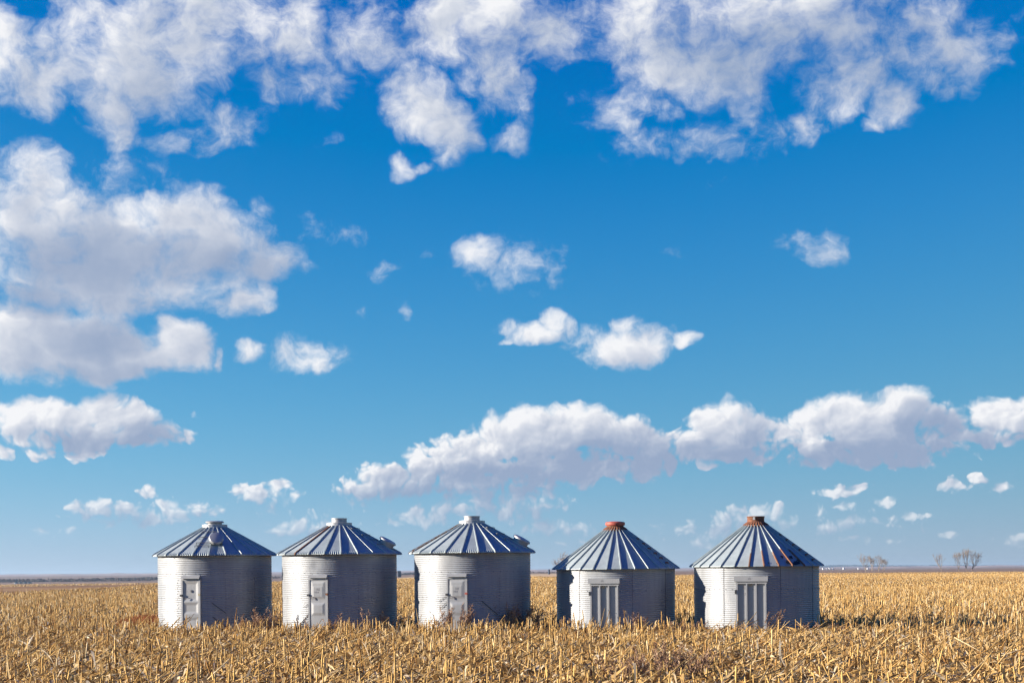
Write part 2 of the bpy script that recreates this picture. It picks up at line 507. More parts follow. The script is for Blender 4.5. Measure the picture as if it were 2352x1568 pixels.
WALL = galvanized('galvanized_wall_sheet', (0.325, 0.338, 0.35), 0.32, 0.46, 0.22, True, True)
ROOF = galvanized('galvanized_roof_sheet', (0.33, 0.38, 0.38), 0.18, 0.52, 0.2)
DOOR = galvanized('galvanized_door_sheet', (0.34, 0.345, 0.35), 0.30, 0.48, 0.15)
CAPM = galvanized('galvanized_cap', (0.36, 0.365, 0.37), 0.30, 0.45, 0.2)
DARK = plain('dark_fittings', (0.035, 0.035, 0.04), 0.6, 0.3)
RUST = plain('rusty_steel', (0.15, 0.055, 0.025), 0.85, 0.0, 0.5, 16.0)
REDM = plain('faded_red_paint', (0.36, 0.075, 0.05), 0.55, 0.0, 0.2, 9.0)
TAR = plain('tar_patch', (0.016, 0.017, 0.02), 0.7, 0.0, 0.3)
BADGE = plain('worn_badge_print', (0.20, 0.20, 0.21), 0.6, 0.0, 0.45, 60.0)
STICK = plain('faded_sticker', (0.38, 0.34, 0.24), 0.7, 0.0, 0.2, 20.0)

def islands(name, cols, rough=0.75, trans=0.0, lum=0.85):
    """each loose piece of the mesh takes its own colour from the ramp"""
    m, n, p = mat(name)
    g = n.new('ShaderNodeNewGeometry')
    r = n.new('ShaderNodeValToRGB')
    n.put(r.inputs[0], g.outputs['Random Per Island'])
    e = r.color_ramp.elements
    for i, (at_, c) in enumerate(cols):
        k = e[i] if i < 2 else e.new(at_)
        k.position = at_
        k.color = tuple(q * lum for q in c) + (1,)
    f = n.noise(n.v('MULTIPLY', n.new('ShaderNodeTexCoord').outputs['Object'], (30.0, 30.0, 8.0)), 1.0, 3, 0.6)
    hs = n.new('ShaderNodeHueSaturation')
    n.put(hs.inputs['Color'], r.outputs[0])
    n.put(hs.inputs['Value'], n.step(f, 0.25, 0.75, 0.65, 1.2, 'LINEAR'))
    n.put(p.inputs['Base Color'], hs.outputs[0])
    p.inputs['Roughness'].default_value = rough
    p.inputs['Specular IOR Level'].default_value = 0.12
    if trans:
        tr = n.new('ShaderNodeBsdfTranslucent')
        n.put(tr.inputs[0], hs.outputs[0])
        mx = n.new('ShaderNodeMixShader')
        mx.inputs[0].default_value = trans
        n.put(mx.inputs[1], p.outputs[0])
        n.put(mx.inputs[2], tr.outputs[0])
        n.put(m.node_tree.nodes['Material Output'].inputs[0], mx.outputs[0])
    return m

STALK = islands('dry_corn_stalk', [(0.0, (0.26, 0.125, 0.036)), (1.0, (0.86, 0.68, 0.40)), (0.25, (0.50, 0.285, 0.09)), (0.6, (0.70, 0.44, 0.15)), (0.88, (0.79, 0.54, 0.23))])
HUSK = islands('dry_corn_leaf', [(0.0, (0.18, 0.09, 0.035)), (1.0, (0.90, 0.80, 0.62)), (0.28, (0.48, 0.28, 0.10)), (0.62, (0.72, 0.47, 0.18)), (0.88, (0.84, 0.63, 0.34))], 0.8, 0.35)
FARST = islands('pale_far_stubble', [(0.0, (0.46, 0.29, 0.13)), (1.0, (0.86, 0.66, 0.40)), (0.5, (0.68, 0.47, 0.23))])
RUNG = plain('weathered_rung', (0.16, 0.165, 0.17), 0.5, 0.3)
WEED = islands('dry_weed_stems', [(0.0, (0.17, 0.085, 0.05)), (1.0, (0.52, 0.36, 0.24)), (0.5, (0.33, 0.20, 0.125))], lum=1.0)
REDG = islands('rust_red_grass', [(0.0, (0.24, 0.07, 0.022)), (1.0, (0.46, 0.18, 0.07))])
BARK = islands('bare_twigs', [(0.0, (0.24, 0.18, 0.13)), (1.0, (0.46, 0.36, 0.26))])

def soil_mat():
    m, n, p = mat('soil_with_chaff')
    pos = n.new('ShaderNodeTexCoord').outputs['Object']
    a = n.noise(n.v('MULTIPLY', pos, (6.0, 14.0, 1.0)), 1.0, 6, 0.65)
    b = n.noise(pos, 0.12, 3, 0.55)
    f = n.step(n.m('MULTIPLY_ADD', b, 0.35, a), 0.55, 0.85)
    n.put(p.inputs['Base Color'], n.mix(f, (0.045, 0.027, 0.015, 1), (0.26, 0.16, 0.065, 1)))
    p.inputs['Roughness'].default_value = 0.95
    p.inputs['Specular IOR Level'].default_value = 0.1
    return m
def field_mat(name, c0, c1, sx=0.004, sy=0.03):
    m, n, p = mat(name)
    pos = n.new('ShaderNodeTexCoord').outputs['Object']
    a = n.noise(n.v('MULTIPLY', pos, (sx, sy, 0.0)), 1.0, 4, 0.6)
    n.put(p.inputs['Base Color'], n.mix(n.step(a, 0.35, 0.65), tuple(k * 0.78 for k in c0) + (1,), tuple(k * 0.78 for k in c1) + (1,)))
    p.inputs['Roughness'].default_value = 0.95
    p.inputs['Specular IOR Level'].default_value = 0.1
    return m

# ------------------------------------------------------------------ ground
def ss(x, a, b):
    t = np.clip((x - a) / (b - a), 0, 1)
    return t * t * (3 - 2 * t)
AZK = [-20, -15.8, -14, -9.5, -4.4, 1.2, 12, 20]
E0 = [158, 215, 300, 339, 420, 483, 617, 617]
E1 = [290, 320, 348, 350, 440, 520, 640, 640]
E2 = [350, 362, 385, 420, 620, 1000, 1500, 1500]
E3 = [480, 500, 520, 560, 800, 1200, 1700, 1700]
def edge(E, az):
    return np.interp(az, AZK, E)
def ground_z(r, az):
    zl = np.interp(r, [0, 350, 1450, 1700, 2500, 7000, 9500], [0, 0, -6.6, -5.4, -4.0, 9.5, 11.0])
    zr = np.interp(r, [0, 600, 1000, 3000, 4200, 5500, 6500, 9000, 9500], [0, 0, 0.2, 0.3, 2.2, 8.0, 7.0, 14.0, 15.0])
    w = ss(az, -9.0, -2.0)
    z = zl * (1 - w) + zr * w
    far = ss(r, 3800, 5000)
    return z + far * (1.6 * np.sin(az * 2.1 + r * 0.0013) + 1.1 * np.sin(az * 4.7 - r * 0.002) + 0.8 * np.sin(az * 9.3 + 1.0))

def build_ground():
    az = np.concatenate([np.arange(-180, -40, 5.0), np.arange(-40, 40, 0.5), np.arange(40, 180, 5.0)])
    n = len(az)
    rows, rm = [], []
    near = [3, 10, 18, 24, 28, 32, 38, 46, 56, 70, 95, 130, 165]
    e0, e1, e2, e3 = (edge(E, az) for E in (E0, E1, E2, E3))
    for r in near:
        rows.append(np.full(n, float(r))); rm.append(0)
    rows.append(e0); rm.append(1)
    rows.append((e0 + e1) / 2); rm.append(1)
    rows.append(e1); rm.append(2)
    rows.append(e2); rm.append(3)
    rows.append(e3); rm.append(4)
    for t in (0.12, 0.25, 0.4, 0.55, 0.7, 0.85, 1.0):
        rows.append(e3 + (3800 - e3) * t); rm.append(4)
    for r in np.linspace(4100, 9500, 22):
        rows.append(np.full(n, r)); rm.append(5)
    V = [(0.0, 0.0, 0.0)]
    for r in rows:
        z = ground_z(r, az)
        V += list(zip(r * np.sin(np.radians(az)), r * np.cos(np.radians(az)), z))
    b = MB()
    b.v = V
    for k in range(n):
        b.f.append([0, 1 + (k + 1) % n, 1 + k]); b.mi.append(0)
    for i in range(len(rows) - 1):
        m = rm[i]
        for k in range(n):
            k2 = (k + 1) % n
            mm = m
            if m == 1 and az[k] > -9: mm = 2
            if m in (2, 3) and az[k] > 5: mm = 4
            b.f.append([1 + i * n + k, 1 + i * n + k2, 1 + (i + 1) * n + k2, 1 + (i + 1) * n + k]); b.mi.append(mm)
    b.rust = [0.0] * len(V)
    mats = [soil_mat(), field_mat('bare_brown_field', (0.30, 0.17, 0.085), (0.46, 0.27, 0.12)),
            field_mat('pale_tan_field', (0.70, 0.48, 0.27), (0.78, 0.55, 0.32)),
            field_mat('dull_green_pasture', (0.42, 0.36, 0.22), (0.54, 0.44, 0.28)),
            field_mat('dark_brown_plough', (0.25, 0.165, 0.115), (0.36, 0.24, 0.165)),
            field_mat('far_hillside', (0.26, 0.19, 0.17), (0.66, 0.46, 0.38), 0.0012, 0.004)]
    o = b.build('ground', mats)
    tag(o, 'open farmland running out to low hills at the horizon', 'ground', kind='structure')
build_ground()

# ------------------------------------------------------------------ grain bins
def pol(phi, r, z):
    return Vector((r * math.sin(phi), -r * math.cos(phi), z))
def frame_at(phi, r, z=0.0):
    """x to the right along the wall, y outwards, z up"""
    nrm = Vector((math.sin(phi), -math.cos(phi), 0))
    tan = Vector((math.cos(phi), math.sin(phi), 0))
    M = Matrix.Identity(4)
    M.col[0][:3] = tan
    M.col[1][:3] = nrm
    M.col[2][:3] = (0, 0, 1)
    M.col[3][:3] = (nrm.x * r, nrm.y * r, z)
    return M

PITCH = 0.068
def corrugated(R, z0, z1, n=160, per=8, amp=0.0082):
    b = MB()
    nz = int((z1 - z0) / PITCH * per) + 1
    prof = [(R + amp * math.cos(2 * math.pi * (z0 + (z1 - z0) * i / nz) / PITCH), z0 + (z1 - z0) * i / nz) for i in range(nz + 1)]
    dents = [(random.uniform(0, 6.28), random.uniform(0.2, 2.6), random.uniform(0.15, 0.5), random.uniform(-0.018, 0.006)) for _ in range(14)]
    def wob(i, k):
        z = prof[i][1]
        t = 2 * math.pi * k / n
        d = 0.004 * math.sin(3 * t + 1.3) + 0.003 * math.sin(7 * t + z)
        for (a, zz, s, h) in dents:
            da = ((t - a + math.pi) % (2 * math.pi) - math.pi) * R
            d += h * math.exp(-(da * da + (z - zz) ** 2) / (s * s))
        return d
    b.lathe(prof, n, wob=wob)
    return b

def bolts(b, phi, R, z0, z1, step, w=0.016):
    z = z0
    while z < z1:
        M = frame_at(phi, R + 0.004)
        b.box((-w, 0, z), (w, 0.009, z + 0.022), M)
        z += step

def seam_ring(b, R, z, step=0.24, ph0=0.0):
    k = int(2 * math.pi * R / step)
    for i in range(k):
        bolts(b, ph0 + 2 * math.pi * i / k, R, z, z + 0.01, 1.0, 0.011)

def roof_mesh(prof, npan, ph0, rib_w, rib_h, flutes=None, rust=None):
    """flat sheet panels between raised ribs; rows of prof run from the ring down to the eave"""
    b = MB()
    K = 16 if flutes else 2
    rust = rust or (lambda kind, i, t: 0.0)
    L = [0.0]
    for i in range(1, len(prof)):
        L.append(L[-1] + math.hypot(prof[i][0] - prof[i - 1][0], prof[i][1] - prof[i - 1][1]))
    for p in range(npan):
        a0, a1 = ph0 + 2 * math.pi * p / npan, ph0 + 2 * math.pi * (p + 1) / npan
        vs, ru = [], []
        for i, (r, z) in enumerate(prof):
            q0, q1 = pol(a0, r, z), pol(a1, r, z)
            for k in range(K + 1):
                t = k / K
                v = q0.lerp(q1, t)
                if flutes and i >= flutes[0] and 0 < k < K:
                    h = flutes[1] * (1 if k % 2 else -1) * min(1.0, (i - flutes[0] + 0.5))
                    v += pol((a0 + a1) / 2, h, h * 0.6)
                vs.append(v)
                ru.append(rust('panel', p, (L[i] / L[-1], t)))
        fs = [(i * (K + 1) + k, (i + 1) * (K + 1) + k, (i + 1) * (K + 1) + k + 1, i * (K + 1) + k + 1) for i in range(len(prof) - 1) for k in range(K)]
        b.add(vs, fs, 0, ru)
    for p in range(npan):
        a = ph0 + 2 * math.pi * p / npan
        M = frame_at(a, 0)
        vs, ru = [], []
        for i, (r, z) in enumerate(prof):
            j0, j1 = max(0, i - 1), min(len(prof) - 1, i + 1)
            d = Vector((0, prof[j1][0] - prof[j0][0], prof[j1][1] - prof[j0][1])).normalized()
            nn = Vector((0, -d.z, d.y))
            c = Vector((0, r, z))
            w = rib_w * (0.75 + 0.25 * r / prof[-1][0])
            for sx, h in ((-0.5, -0.01), (-0.30, rib_h), (0.30, rib_h), (0.5, -0.01)):
                vs.append(M @ (c + Vector((sx * w, 0, 0)) + nn * h))
                ru.append(rust('rib', p, (L[i] / L[-1], 0)))
        fs = [(i * 4 + k, (i + 1) * 4 + k, (i + 1) * 4 + k + 1, i * 4 + k + 1) for i in range(len(prof) - 1) for k in range(3)]
        e = (len(prof) - 1) * 4
        fs += [(0, 1, 2, 3), (e + 3, e + 2, e + 1, e)]
        b.add(vs, fs, 0, ru)
    return b

def add_door_tall(root, phi, R, w, ztop, badge_seed, hinge_mat, flared):
    """walk-in door with a pressed panel, under a little sloping hood"""
    M = frame_at(phi, R)
    h = w / 2
    b = MB()
    out = 0.055
    z0, z1 = 0.05, ztop - 0.17
    for x0, x1 in ((-h, -h + 0.055), (h - 0.055, h)):
        b.box((x0, -0.12, z0), (x1, out, z1), M)
    b.box((-h + 0.055, -0.12, z1 - 0.055), (h - 0.055, out, z1), M)
    b.box((-h + 0.055, -0.12, z0), (h - 0.055, out, z0 + 0.05), M)
    b.build('door_frame', DOOR, root)
    # pressed door leaf as a height field
    nx, nz = 26, 84
    X0, X1, Z0, Z1 = -h + 0.06, h - 0.06, z0 + 0.055, z1 - 0.06
    def hgt(x, z):
        u = (z - Z0) / (Z1 - Z0)
        def dent(za, zb, m, ramp):
            d = min(x - (X0 + m), (X1 - m) - x, z - za, zb - z) / ramp
            return max(0.0, min(1.0, d))
        H_ = Z1 - Z0
        if flared:
            d = max(dent(Z0 + .58 * H_, Z1 - .03, 0.03, 0.09), dent(Z0 + .33 * H_, Z0 + .56 * H_, 0.03, 0.09), dent(Z0 + .02, Z0 + .26 * H_, 0.03, 0.09))
            return -0.020 * d
        d = max(dent(Z0 + .62 * H_, Z1 - .04, 0.03, 0.08), dent(Z0 + .30 * H_, Z0 + .56 * H_, 0.05, 0.07))
        d2 = max(dent(Z0 + .66 * H_, Z0 + .88 * H_, 0.12, 0.02), dent(Z0 + .34 * H_, Z0 + .52 * H_, 0.12, 0.02))
        return 0.016 * d + 0.006 * d2
    vs = []
    for j in range(nz + 1):
        for i in range(nx + 1):
            x, z = X0 + (X1 - X0) * i / nx, Z0 + (Z1 - Z0) * j / nz
            vs.append(M @ Vector((x, out - 0.015 + hgt(x, z) + 0.003 * math.sin(5 * x + 3 * z), z)))
    d = MB()
    d.add(vs, [(j * (nx + 1) + i, j * (nx + 1) + i + 1, (j + 1) * (nx + 1) + i + 1, (j + 1) * (nx + 1) + i) for j in range(nz) for i in range(nx)])
    door = d.build('door', DOOR, root, smooth=True, auto=35)
    y = out + 0.022
    zb = Z0 + .80 * (Z1 - Z0)
    g = MB()
    if badge_seed == 1:
        g.box((-0.045, y - 0.05, zb - 0.055), (0.015, y - 0.03, zb + 0.03), M)
    else:
        for sx in (-0.05, -0.012, 0.026):
            for sz in (-0.03, 0.01):
                g.box((sx - 0.01, y - 0.04, zb + sz + 0.03), (sx + 0.02, y - 0.012, zb + sz + 0.06), M)
        for k in range(5):
            g.box((-0.13 + k * 0.034, y - 0.04, zb - 0.10 + 0.012 * (k % 2)), (-0.118 + k * 0.034, y - 0.013, zb - 0.055 + 0.01 * (k % 3)), M)
    g.build('logo', BADGE, door)
    l = MB()
    zl = Z0 + .67 * (Z1 - Z0)
    l.box((-h - 0.045, out - 0.02, zl + 0.03), (-h + 0.035, out + 0.03, zl + 0.10), M)
    l.tube(M @ Vector((-h + 0.03, out + 0.03, zl + 0.04)), M @ Vector((-h + 0.14, out + 0.045, zl)), 0.010)
    l.tube(M @ Vector((-h + 0.135, out + 0.045, zl)), M @ Vector((-h + 0.125, out + 0.045, zl - 0.075)), 0.013)
    l.build('latch', DARK, door)
    q = MB()
    q.box((h - 0.075, out - 0.01, zl + 0.06), (h + 0.012, out + 0.035, zl + 0.13), M, rust=1.0)
    q.build('hinge', hinge_mat, door)
    # hood
    k = MB()
    za, zb2 = ztop, ztop - 0.155
    hw = h - 0.01
    vs = [M @ Vector(p) for p in ((-hw + .03, -0.06, za), (hw - .03, -0.06, za), (hw, 0.13, zb2 + .03), (-hw, 0.13, zb2 + .03), (-hw, 0.13, zb2), (hw, 0.13, zb2), (-hw, -0.12, zb2), (hw, -0.12, zb2))]
    k.add(vs, [(0, 3, 2, 1), (3, 4, 5, 2), (0, 6, 4, 3), (1, 2, 5, 7), (4, 6, 7, 5)])
    for s in range(4):
        x = -hw + .1 + s * (2 * hw - .2) / 3
        k.box((x - .012, -0.03, za - 0.012), (x + .012, -0.01, za + 0.022), M)
    k.build('door_hood', DOOR, root)

def add_door_wide(root, phi, R, w, ztop, stickers):
    """wide three-panel door behind upright stiles, under a box header"""
    M = frame_at(phi, R)
    h = w / 2
    z1 = ztop - 0.19
    b = MB()
    b.box((-h, -0.14, 0.04), (h, 0.012, z1 - 0.002), M)
    door = b.build('door', DOOR, root)
    s = MB()
    xs = [-h + 0.02 + k * (2 * h - 0.09) / 3 for k in range(4)]
    for x in xs:
        s.box((x, 0.012, 0.04), (x + 0.045, 0.082, z1 - 0.05), M)
    s.box((-h, 0.012, z1 - 0.05), (h, 0.088, z1 - 0.008), M)
    s.build('door_stiles', DOOR, door)
    k = MB()
    k.box((-h - 0.05, -0.14, z1 + 0.022), (h + 0.03, 0.115, ztop), M)
    hd = k.build('door_header', DOOR, root)
    g = MB()
    for a, c in ((-0.055, 0.035), (-0.02, 0.06), (0.012, 0.03)):
        g.box((a - 0.05, 0.1155, z1 + 0.06 + c * 0.5), (a - 0.025, 0.118, z1 + 0.10 + c), M)
    g.build('logo', BADGE, hd)
    l = MB()
    l.box((-h - 0.03, -0.02, 1.30), (-h + 0.03, 0.094, 1.44), M)
    l.build('latch', DARK, door)
    for (x, z, sx, sz, m) in stickers:
        g = MB()
        g.box((x - sx, 0.0125, z - sz), (x + sx, 0.0155, z + sz), M)
        g.build('sticker', m, door)

def add_hatch(root, phi, r, z, slope, rad, h):
    """round lid on a short neck, square to the roof"""
    M = frame_at(phi, r, z) @ Matrix.Rotation(-slope, 4, 'X')
    hb = MB()
    hb.lathe([(rad * 0.86, -0.08), (rad * 0.86, h), (rad, h), (rad, h + 0.05), (rad * 0.90, h + 0.085), (rad * 0.5, h + 0.10), (0.02, h + 0.105)], 32, M=M, cap_top=True)
    return hb.build('roof_hatch', CAPM, root, smooth=True, auto=40)

def add_rungs(root, phi, half, prof, ts, lift=0.075, mi=RUNG, name='ladder_rung', rad=0.014):
    for t in ts:
        r = prof[0][0] + (prof[1][0] - prof[0][0]) * t
        z = prof[0][1] + (prof[1][1] - prof[0][1]) * t
        b = MB()
        p0, p1 = pol(phi - half / r, r, z + lift), pol(phi + half / r, r, z + lift)
        b.tube(p0, p1, rad)
        b.box((-half, r - 0.012, z - 0.01), (-half + 0.02, r + 0.012, z + lift), frame_at(phi, 0) )
        b.box((half - 0.02, r - 0.012, z - 0.01), (half, r + 0.012, z + lift), frame_at(phi, 0))
        b.build(name, mi, root)

GROUP = 'grain bins standing in a row in the stubble'
def bin_flat(px, D, label, seed, ph_roof, door, hatch, rust, lid, rods, badge, hinge, flared):
    """low-roofed bin with fluted eaves, a chimney ring and a tall narrow door"""
    random.seed(seed)
    base = at(px, 1312, D)
    root = empty('grain_bin', (base.x, D, 0))
    tag(root, label, 'grain bin', GROUP)
    R = 2.12
    wall = corrugated(R, 0.0, 2.94).build('wall', WALL, root, smooth=True)
    s = MB()
    for ph in (-35 + seed * 7, 19 + seed * 3, 52 + seed * 2, 88, -80):
        bolts(s, R_(ph), R, 0.75 if ph > 40 else 0.1, 2.75 if ph > 60 else 2.0, PITCH * 1.5, 0.010)
    seam_ring(s, R, 2.16, 0.27)
    seam_ring(s, R, 1.27, 0.27, 0.05)
    tag(s.build('seam_bolts', DARK, wall), kind='stuff')
    prof = [(0.46, 3.90), (0.9, 3.90 - 0.44 * 0.555), (1.4, 3.90 - 0.94 * 0.555), (1.8, 3.90 - 1.34 * 0.555), (2.14, 2.965), (2.22, 2.925), (2.275, 2.885), (2.295, 2.855), (2.30, 2.835)]
    roof = roof_mesh(prof, 24, R_(ph_roof), 0.062, 0.042, (5, 0.010), rust).build('roof', ROOF, root)
    e = MB()
    e.lathe([(2.285, 2.842), (2.10, 2.86)], 72)
    e.build('eave_soffit', ROOF, roof)
    c = MB()
    def sc(i, k):
        return 0.012 * math.cos(k * 24 * 2 * math.pi / 96) if i == 0 else 0.0
    c.lathe([(0.50, 3.875), (0.475, 3.93), (0.475, 4.03), (0.30, 4.045)], 96, wob=sc)
    ring = c.build('roof_collar', CAPM, root, smooth=True, auto=35)
    c = MB()
    if lid:
        c.lathe([(0.27, 4.03), (0.27, 4.10), (0.345, 4.10), (0.35, 4.135), (0.30, 4.165), (0.05, 4.175)], 40, cap_top=True)
        c.build('chimney_lid', CAPM, root, smooth=True, auto=35)
    else:
        c.lathe([(0.285, 4.03), (0.28, 4.17), (0.30, 4.175), (0.30, 4.20), (0.265, 4.20), (0.262, 4.05), (0.05, 4.05)], 40, cap_top=True)
        c.build('chimney_neck', CAPM, root, smooth=True, auto=35)
    add_door_tall(root, R_(door), R, 0.74, 2.15, badge, hinge, flared)
    if hatch is not None:
        ph, r = hatch
        add_hatch(root, R_(ph), r, 3.90 - (r - 0.46) * 0.555 + (0.05 if lid else 0.0), R_(52) if lid else math.atan(0.555), 0.27 if lid else 0.33, 0.15)
    for (p0, z0, p1, z1, rr) in rods:
        b = MB()
        b.tube(pol(R_(p0), R + 0.04, z0), pol(R_(p1), R + 0.04, z1), rr, n=5)
        b.build('brace_rod', DARK, root)
    return root, prof

def bin_steep(px, D, label, seed, ph_roof, door, rust, capped, stickers, tar):
    """steep-roofed bin with many ribs, a rusty neck and a wide panelled door"""
    random.seed(seed)
    base = at(px, 1312, D)
    root = empty('grain_bin', (base.x, D, 0))
    tag(root, label, 'grain bin', GROUP)
    R = 2.12
    wall = corrugated(R, 0.0, 2.23).build('wall', WALL, root, smooth=True)
    s = MB()
    for ph in (door - 26, door + 26, door + 65):
        M = frame_at(R_(ph), R)
        s.box((-0.0045, 0.004, 0.0), (0.0045, 0.012, 2.2), M)
    seam_ring(s, R, 1.44, 0.23)
    tag(s.build('seam_bolts', DARK, wall), kind='stuff')
    prof = [(0.42, 3.585), (0.9, 3.585 - 0.48 * 0.7418), (1.4, 3.585 - 0.98 * 0.7418), (1.9, 3.585 - 1.48 * 0.7418), (2.255, 2.224), (2.262, 2.20)]
    roof = roof_mesh(prof, 29, R_(ph_roof), 0.055, 0.045, None, rust).build('roof', ROOF, root)
    e = MB()
    e.lathe([(2.25, 2.204), (2.10, 2.215)], 72)
    e.build('eave_soffit', ROOF, roof)
    c = MB()
    ft = lambda i, k: (0.02 if k % 2 else -0.012) if i in (0, 1) else 0.0
    c.lathe([(0.47, 3.575), (0.40, 3.655), (0.30, 3.74), (0.285, 3.77)], 58, wob=ft, rust=0.9)
    c.build('roof_neck', RUST, root)
    c = MB()
    if capped:
        c.lathe([(0.27, 3.755), (0.345, 3.775), (0.352, 3.80), (0.35, 3.87), (0.325, 3.895), (0.18, 3.915), (0.03, 3.92)], 40, cap_top=True)
        c.build('roof_cap', REDM, root, smooth=True, auto=40)
    else:
        c.lathe([(0.288, 3.755), (0.292, 3.90), (0.31, 3.90), (0.31, 3.925), (0.28, 3.925), (0.275, 3.78), (0.03, 3.78)], 40, cap_top=True)
        c.build('chimney_neck', RUST, root)
        p = MB()
        M = frame_at(R_(-20), 0.30)
        p.box((-0.045, -0.005, 3.80), (0.03, 0.004, 3.90), M)
        p.build('metal_patch', CAPM, root)
    add_door_wide(root, R_(door), R, 1.02, 1.88, stickers)
    if tar:
        d = MB()
        for (ph, t, sx, sy) in tar:
            r = 0.42 + (2.255 - 0.42) * t
            M = frame_at(R_(ph), r, 3.585 - (r - 0.42) * 0.7418) @ Matrix.Rotation(-math.atan(0.7418), 4, 'X')
            ring = []
            for k in range(14):
                a = 2 * math.pi * k / 14
                q = random.uniform(0.6, 1.1)
                ring.append(M @ Vector((math.cos(a) * sx * q, math.sin(a) * sy * q, 0.012)))
            d.add(ring, [tuple(range(14))])
        d.build('tar_patches', TAR, root)
    for k in range(6):
        t = 0.26 + k * 0.125
        add_rungs(root, R_(door + 72), 0.10, [prof[0], prof[4]], [t], 0.05, RUST, 'roof_step', 0.022)
    return root

def rust_none(kind, i, t):
    return 0.0
# panel/rib index i counts from ph_roof towards the right in steps of one panel
def rust2(kind, i, t):
    a = (-28.7 + 6.9 + 0.0)                       # the streak left of the middle
    if kind == 'rib' and i in (22,):
        return 0.78
    if kind == 'panel' and i == 21:
        return 0.15 + 0.55 * t[1] ** 2
    if kind == 'panel' and i in (19, 20):
        return 0.35 * max(0.0, t[0] - 0.75) / 0.25 + 0.15
    if kind == 'rib' and i in (20, 21):
        return 0.5
    return 0.0
def rust3(kind, i, t):
    if kind == 'rib' and i in (19, 20):
        return 0.62
    if kind == 'panel' and i == 19:
        return 0.3
    return 0.0
def rust5(kind, i, t):
    if kind == 'rib':
        if i in (0, 1, 28): return 0.80 * min(1.0, max(0.0, t[0] - 0.30) * 2.2)
        if i in (2, 3): return 0.92 * min(1.0, max(0.0, t[0] - 0.36) * 3)
        return 0.30 * max(0, t[0] - .8) * 4
    if kind == 'panel' and i in (0, 1, 2, 3):
        return 0.55 * max(0.0, t[0] - 0.9) * 10
    return 0.0

ROD = ((8, 1.12, 22, 0.72, 0.011), (9, 0.6, 24, 0.15, 0.011))
b1, prof1 = bin_flat(494, 54.1, 'galvanized grain bin with a round hatch and ladder rungs on the front of its roof', 1, 6.5, -12.0,
                     (13.5, 1.52), rust_none, True, ROD, 1, STICK, True)
add_rungs(b1, R_(-3.0), 0.27, [prof1[0], prof1[4]], (0.24, 0.47, 0.70, 0.82), 0.07)
b2, prof2 = bin_flat(780, 52.7, 'galvanized grain bin with a rust streak on its roof between the first two neighbours', 2, 6.9 + 1.5 - 15, -14.0,
                     (79, 1.78), rust2, False, ((-30, 0.95, -16, 1.25, 0.008), (-34, 0.35, -17, 1.0, 0.012)), 2, RUST, False)
add_rungs(b2, R_(64), 0.27, [prof2[0], prof2[4]], (0.15, 0.42, 0.62, 0.80), 0.07)
b3, prof3 = bin_flat(1085, 51.65, 'middle grain bin with a red door hinge and a hatch jutting from its roof', 3, 1.6 - 9.4, -13.0,
                     (76, 1.78), rust3, False, ((10, 1.15, 26, 0.65, 0.012), (-33, 1.12, -20, 1.42, 0.008), (-36, 0.3, -18, 0.75, 0.010), (-30, 0.9, -18, 1.3, 0.010)), 2, REDM, False)
add_rungs(b3, R_(60), 0.27, [prof3[0], prof3[4]], (0.2, 0.45, 0.65), 0.07)
b4 = bin_steep(1414, 51.06, 'steep-roofed grain bin with a red cap on top', 4, -4.2 + 4.8, -14.6, rust_none, True,
               [(-0.05, 1.58, 0.07, 0.05, STICK)], None)
b5 = bin_steep(1737, 50.0, 'steep-roofed grain bin with an open rusty neck and rusted rib ends', 5, -9.8 + 6.6, -14.0, rust5, False,
               [(-0.22, 1.52, 0.06, 0.07, BADGE), (-0.03, 1.60, 0.065, 0.055, STICK), (-0.22, 1.30, 0.04, 0.05, BADGE)],
               [(17, 0.79, 0.05, 0.10), (20, 0.93, 0.12, 0.13), (27, 0.80, 0.09, 0.10), (29, 0.93, 0.16, 0.11), (33, 0.88, 0.10, 0.07), (24, 0.97, 0.2, 0.06), (9, 0.96, 0.05, 0.05), (1, 0.94, 0.02, 0.06)])
b2.scale = (52.7 / 53.0,) * 3
b3.scale = (51.65 / 52.0,) * 3
b5.scale = (50.0 / 48.9,) * 3
BINS = [(o.location.x, o.location.y) for o in (b1, b2, b3, b4, b5)]

# ------------------------------------------------------------------ corn stubble
def tube_np(pts, rad, spin=0.0):
    """4-sided tube through pts, closed at the top"""
    pts = np.array(pts, float)
    n = len(pts)
    ang = spin + np.arange(4) * np.pi / 2
    ring = np.stack([np.cos(ang), np.sin(ang), np.zeros(4)], 1)
    V = (pts[:, None, :] + ring[None] * np.array(rad)[:, None, None]).reshape(-1, 3)
    Q = [(i * 4 + k, i * 4 + (k + 1) % 4, (i + 1) * 4 + (k + 1) % 4, (i + 1) * 4 + k) for i in range(n - 1) for k in range(4)]
    Q.append(((n - 1) * 4, (n - 1) * 4 + 1, (n - 1) * 4 + 2, (n - 1) * 4 + 3))
    return V, np.array(Q)
def strip_np(pts, w, side):
    pts = np.array(pts, float)
    side = np.array(side, float)
    w = np.array(w)[:, None]
    V = np.stack([pts - side * w, pts + side * w], 1).reshape(-1, 3)
    Q = [(2 * i, 2 * i + 1, 2 * i + 3, 2 * i + 2) for i in range(len(pts) - 1)]
    return V, np.array(Q)
def join_np(parts):
    V, Q, M, b = [], [], [], 0
    for v, q, m in parts:
        V.append(v); Q.append(q + b); M.append(np.full(len(q), m)); b += len(v)
    return np.concatenate(V), np.concatenate(Q), np.concatenate(M)

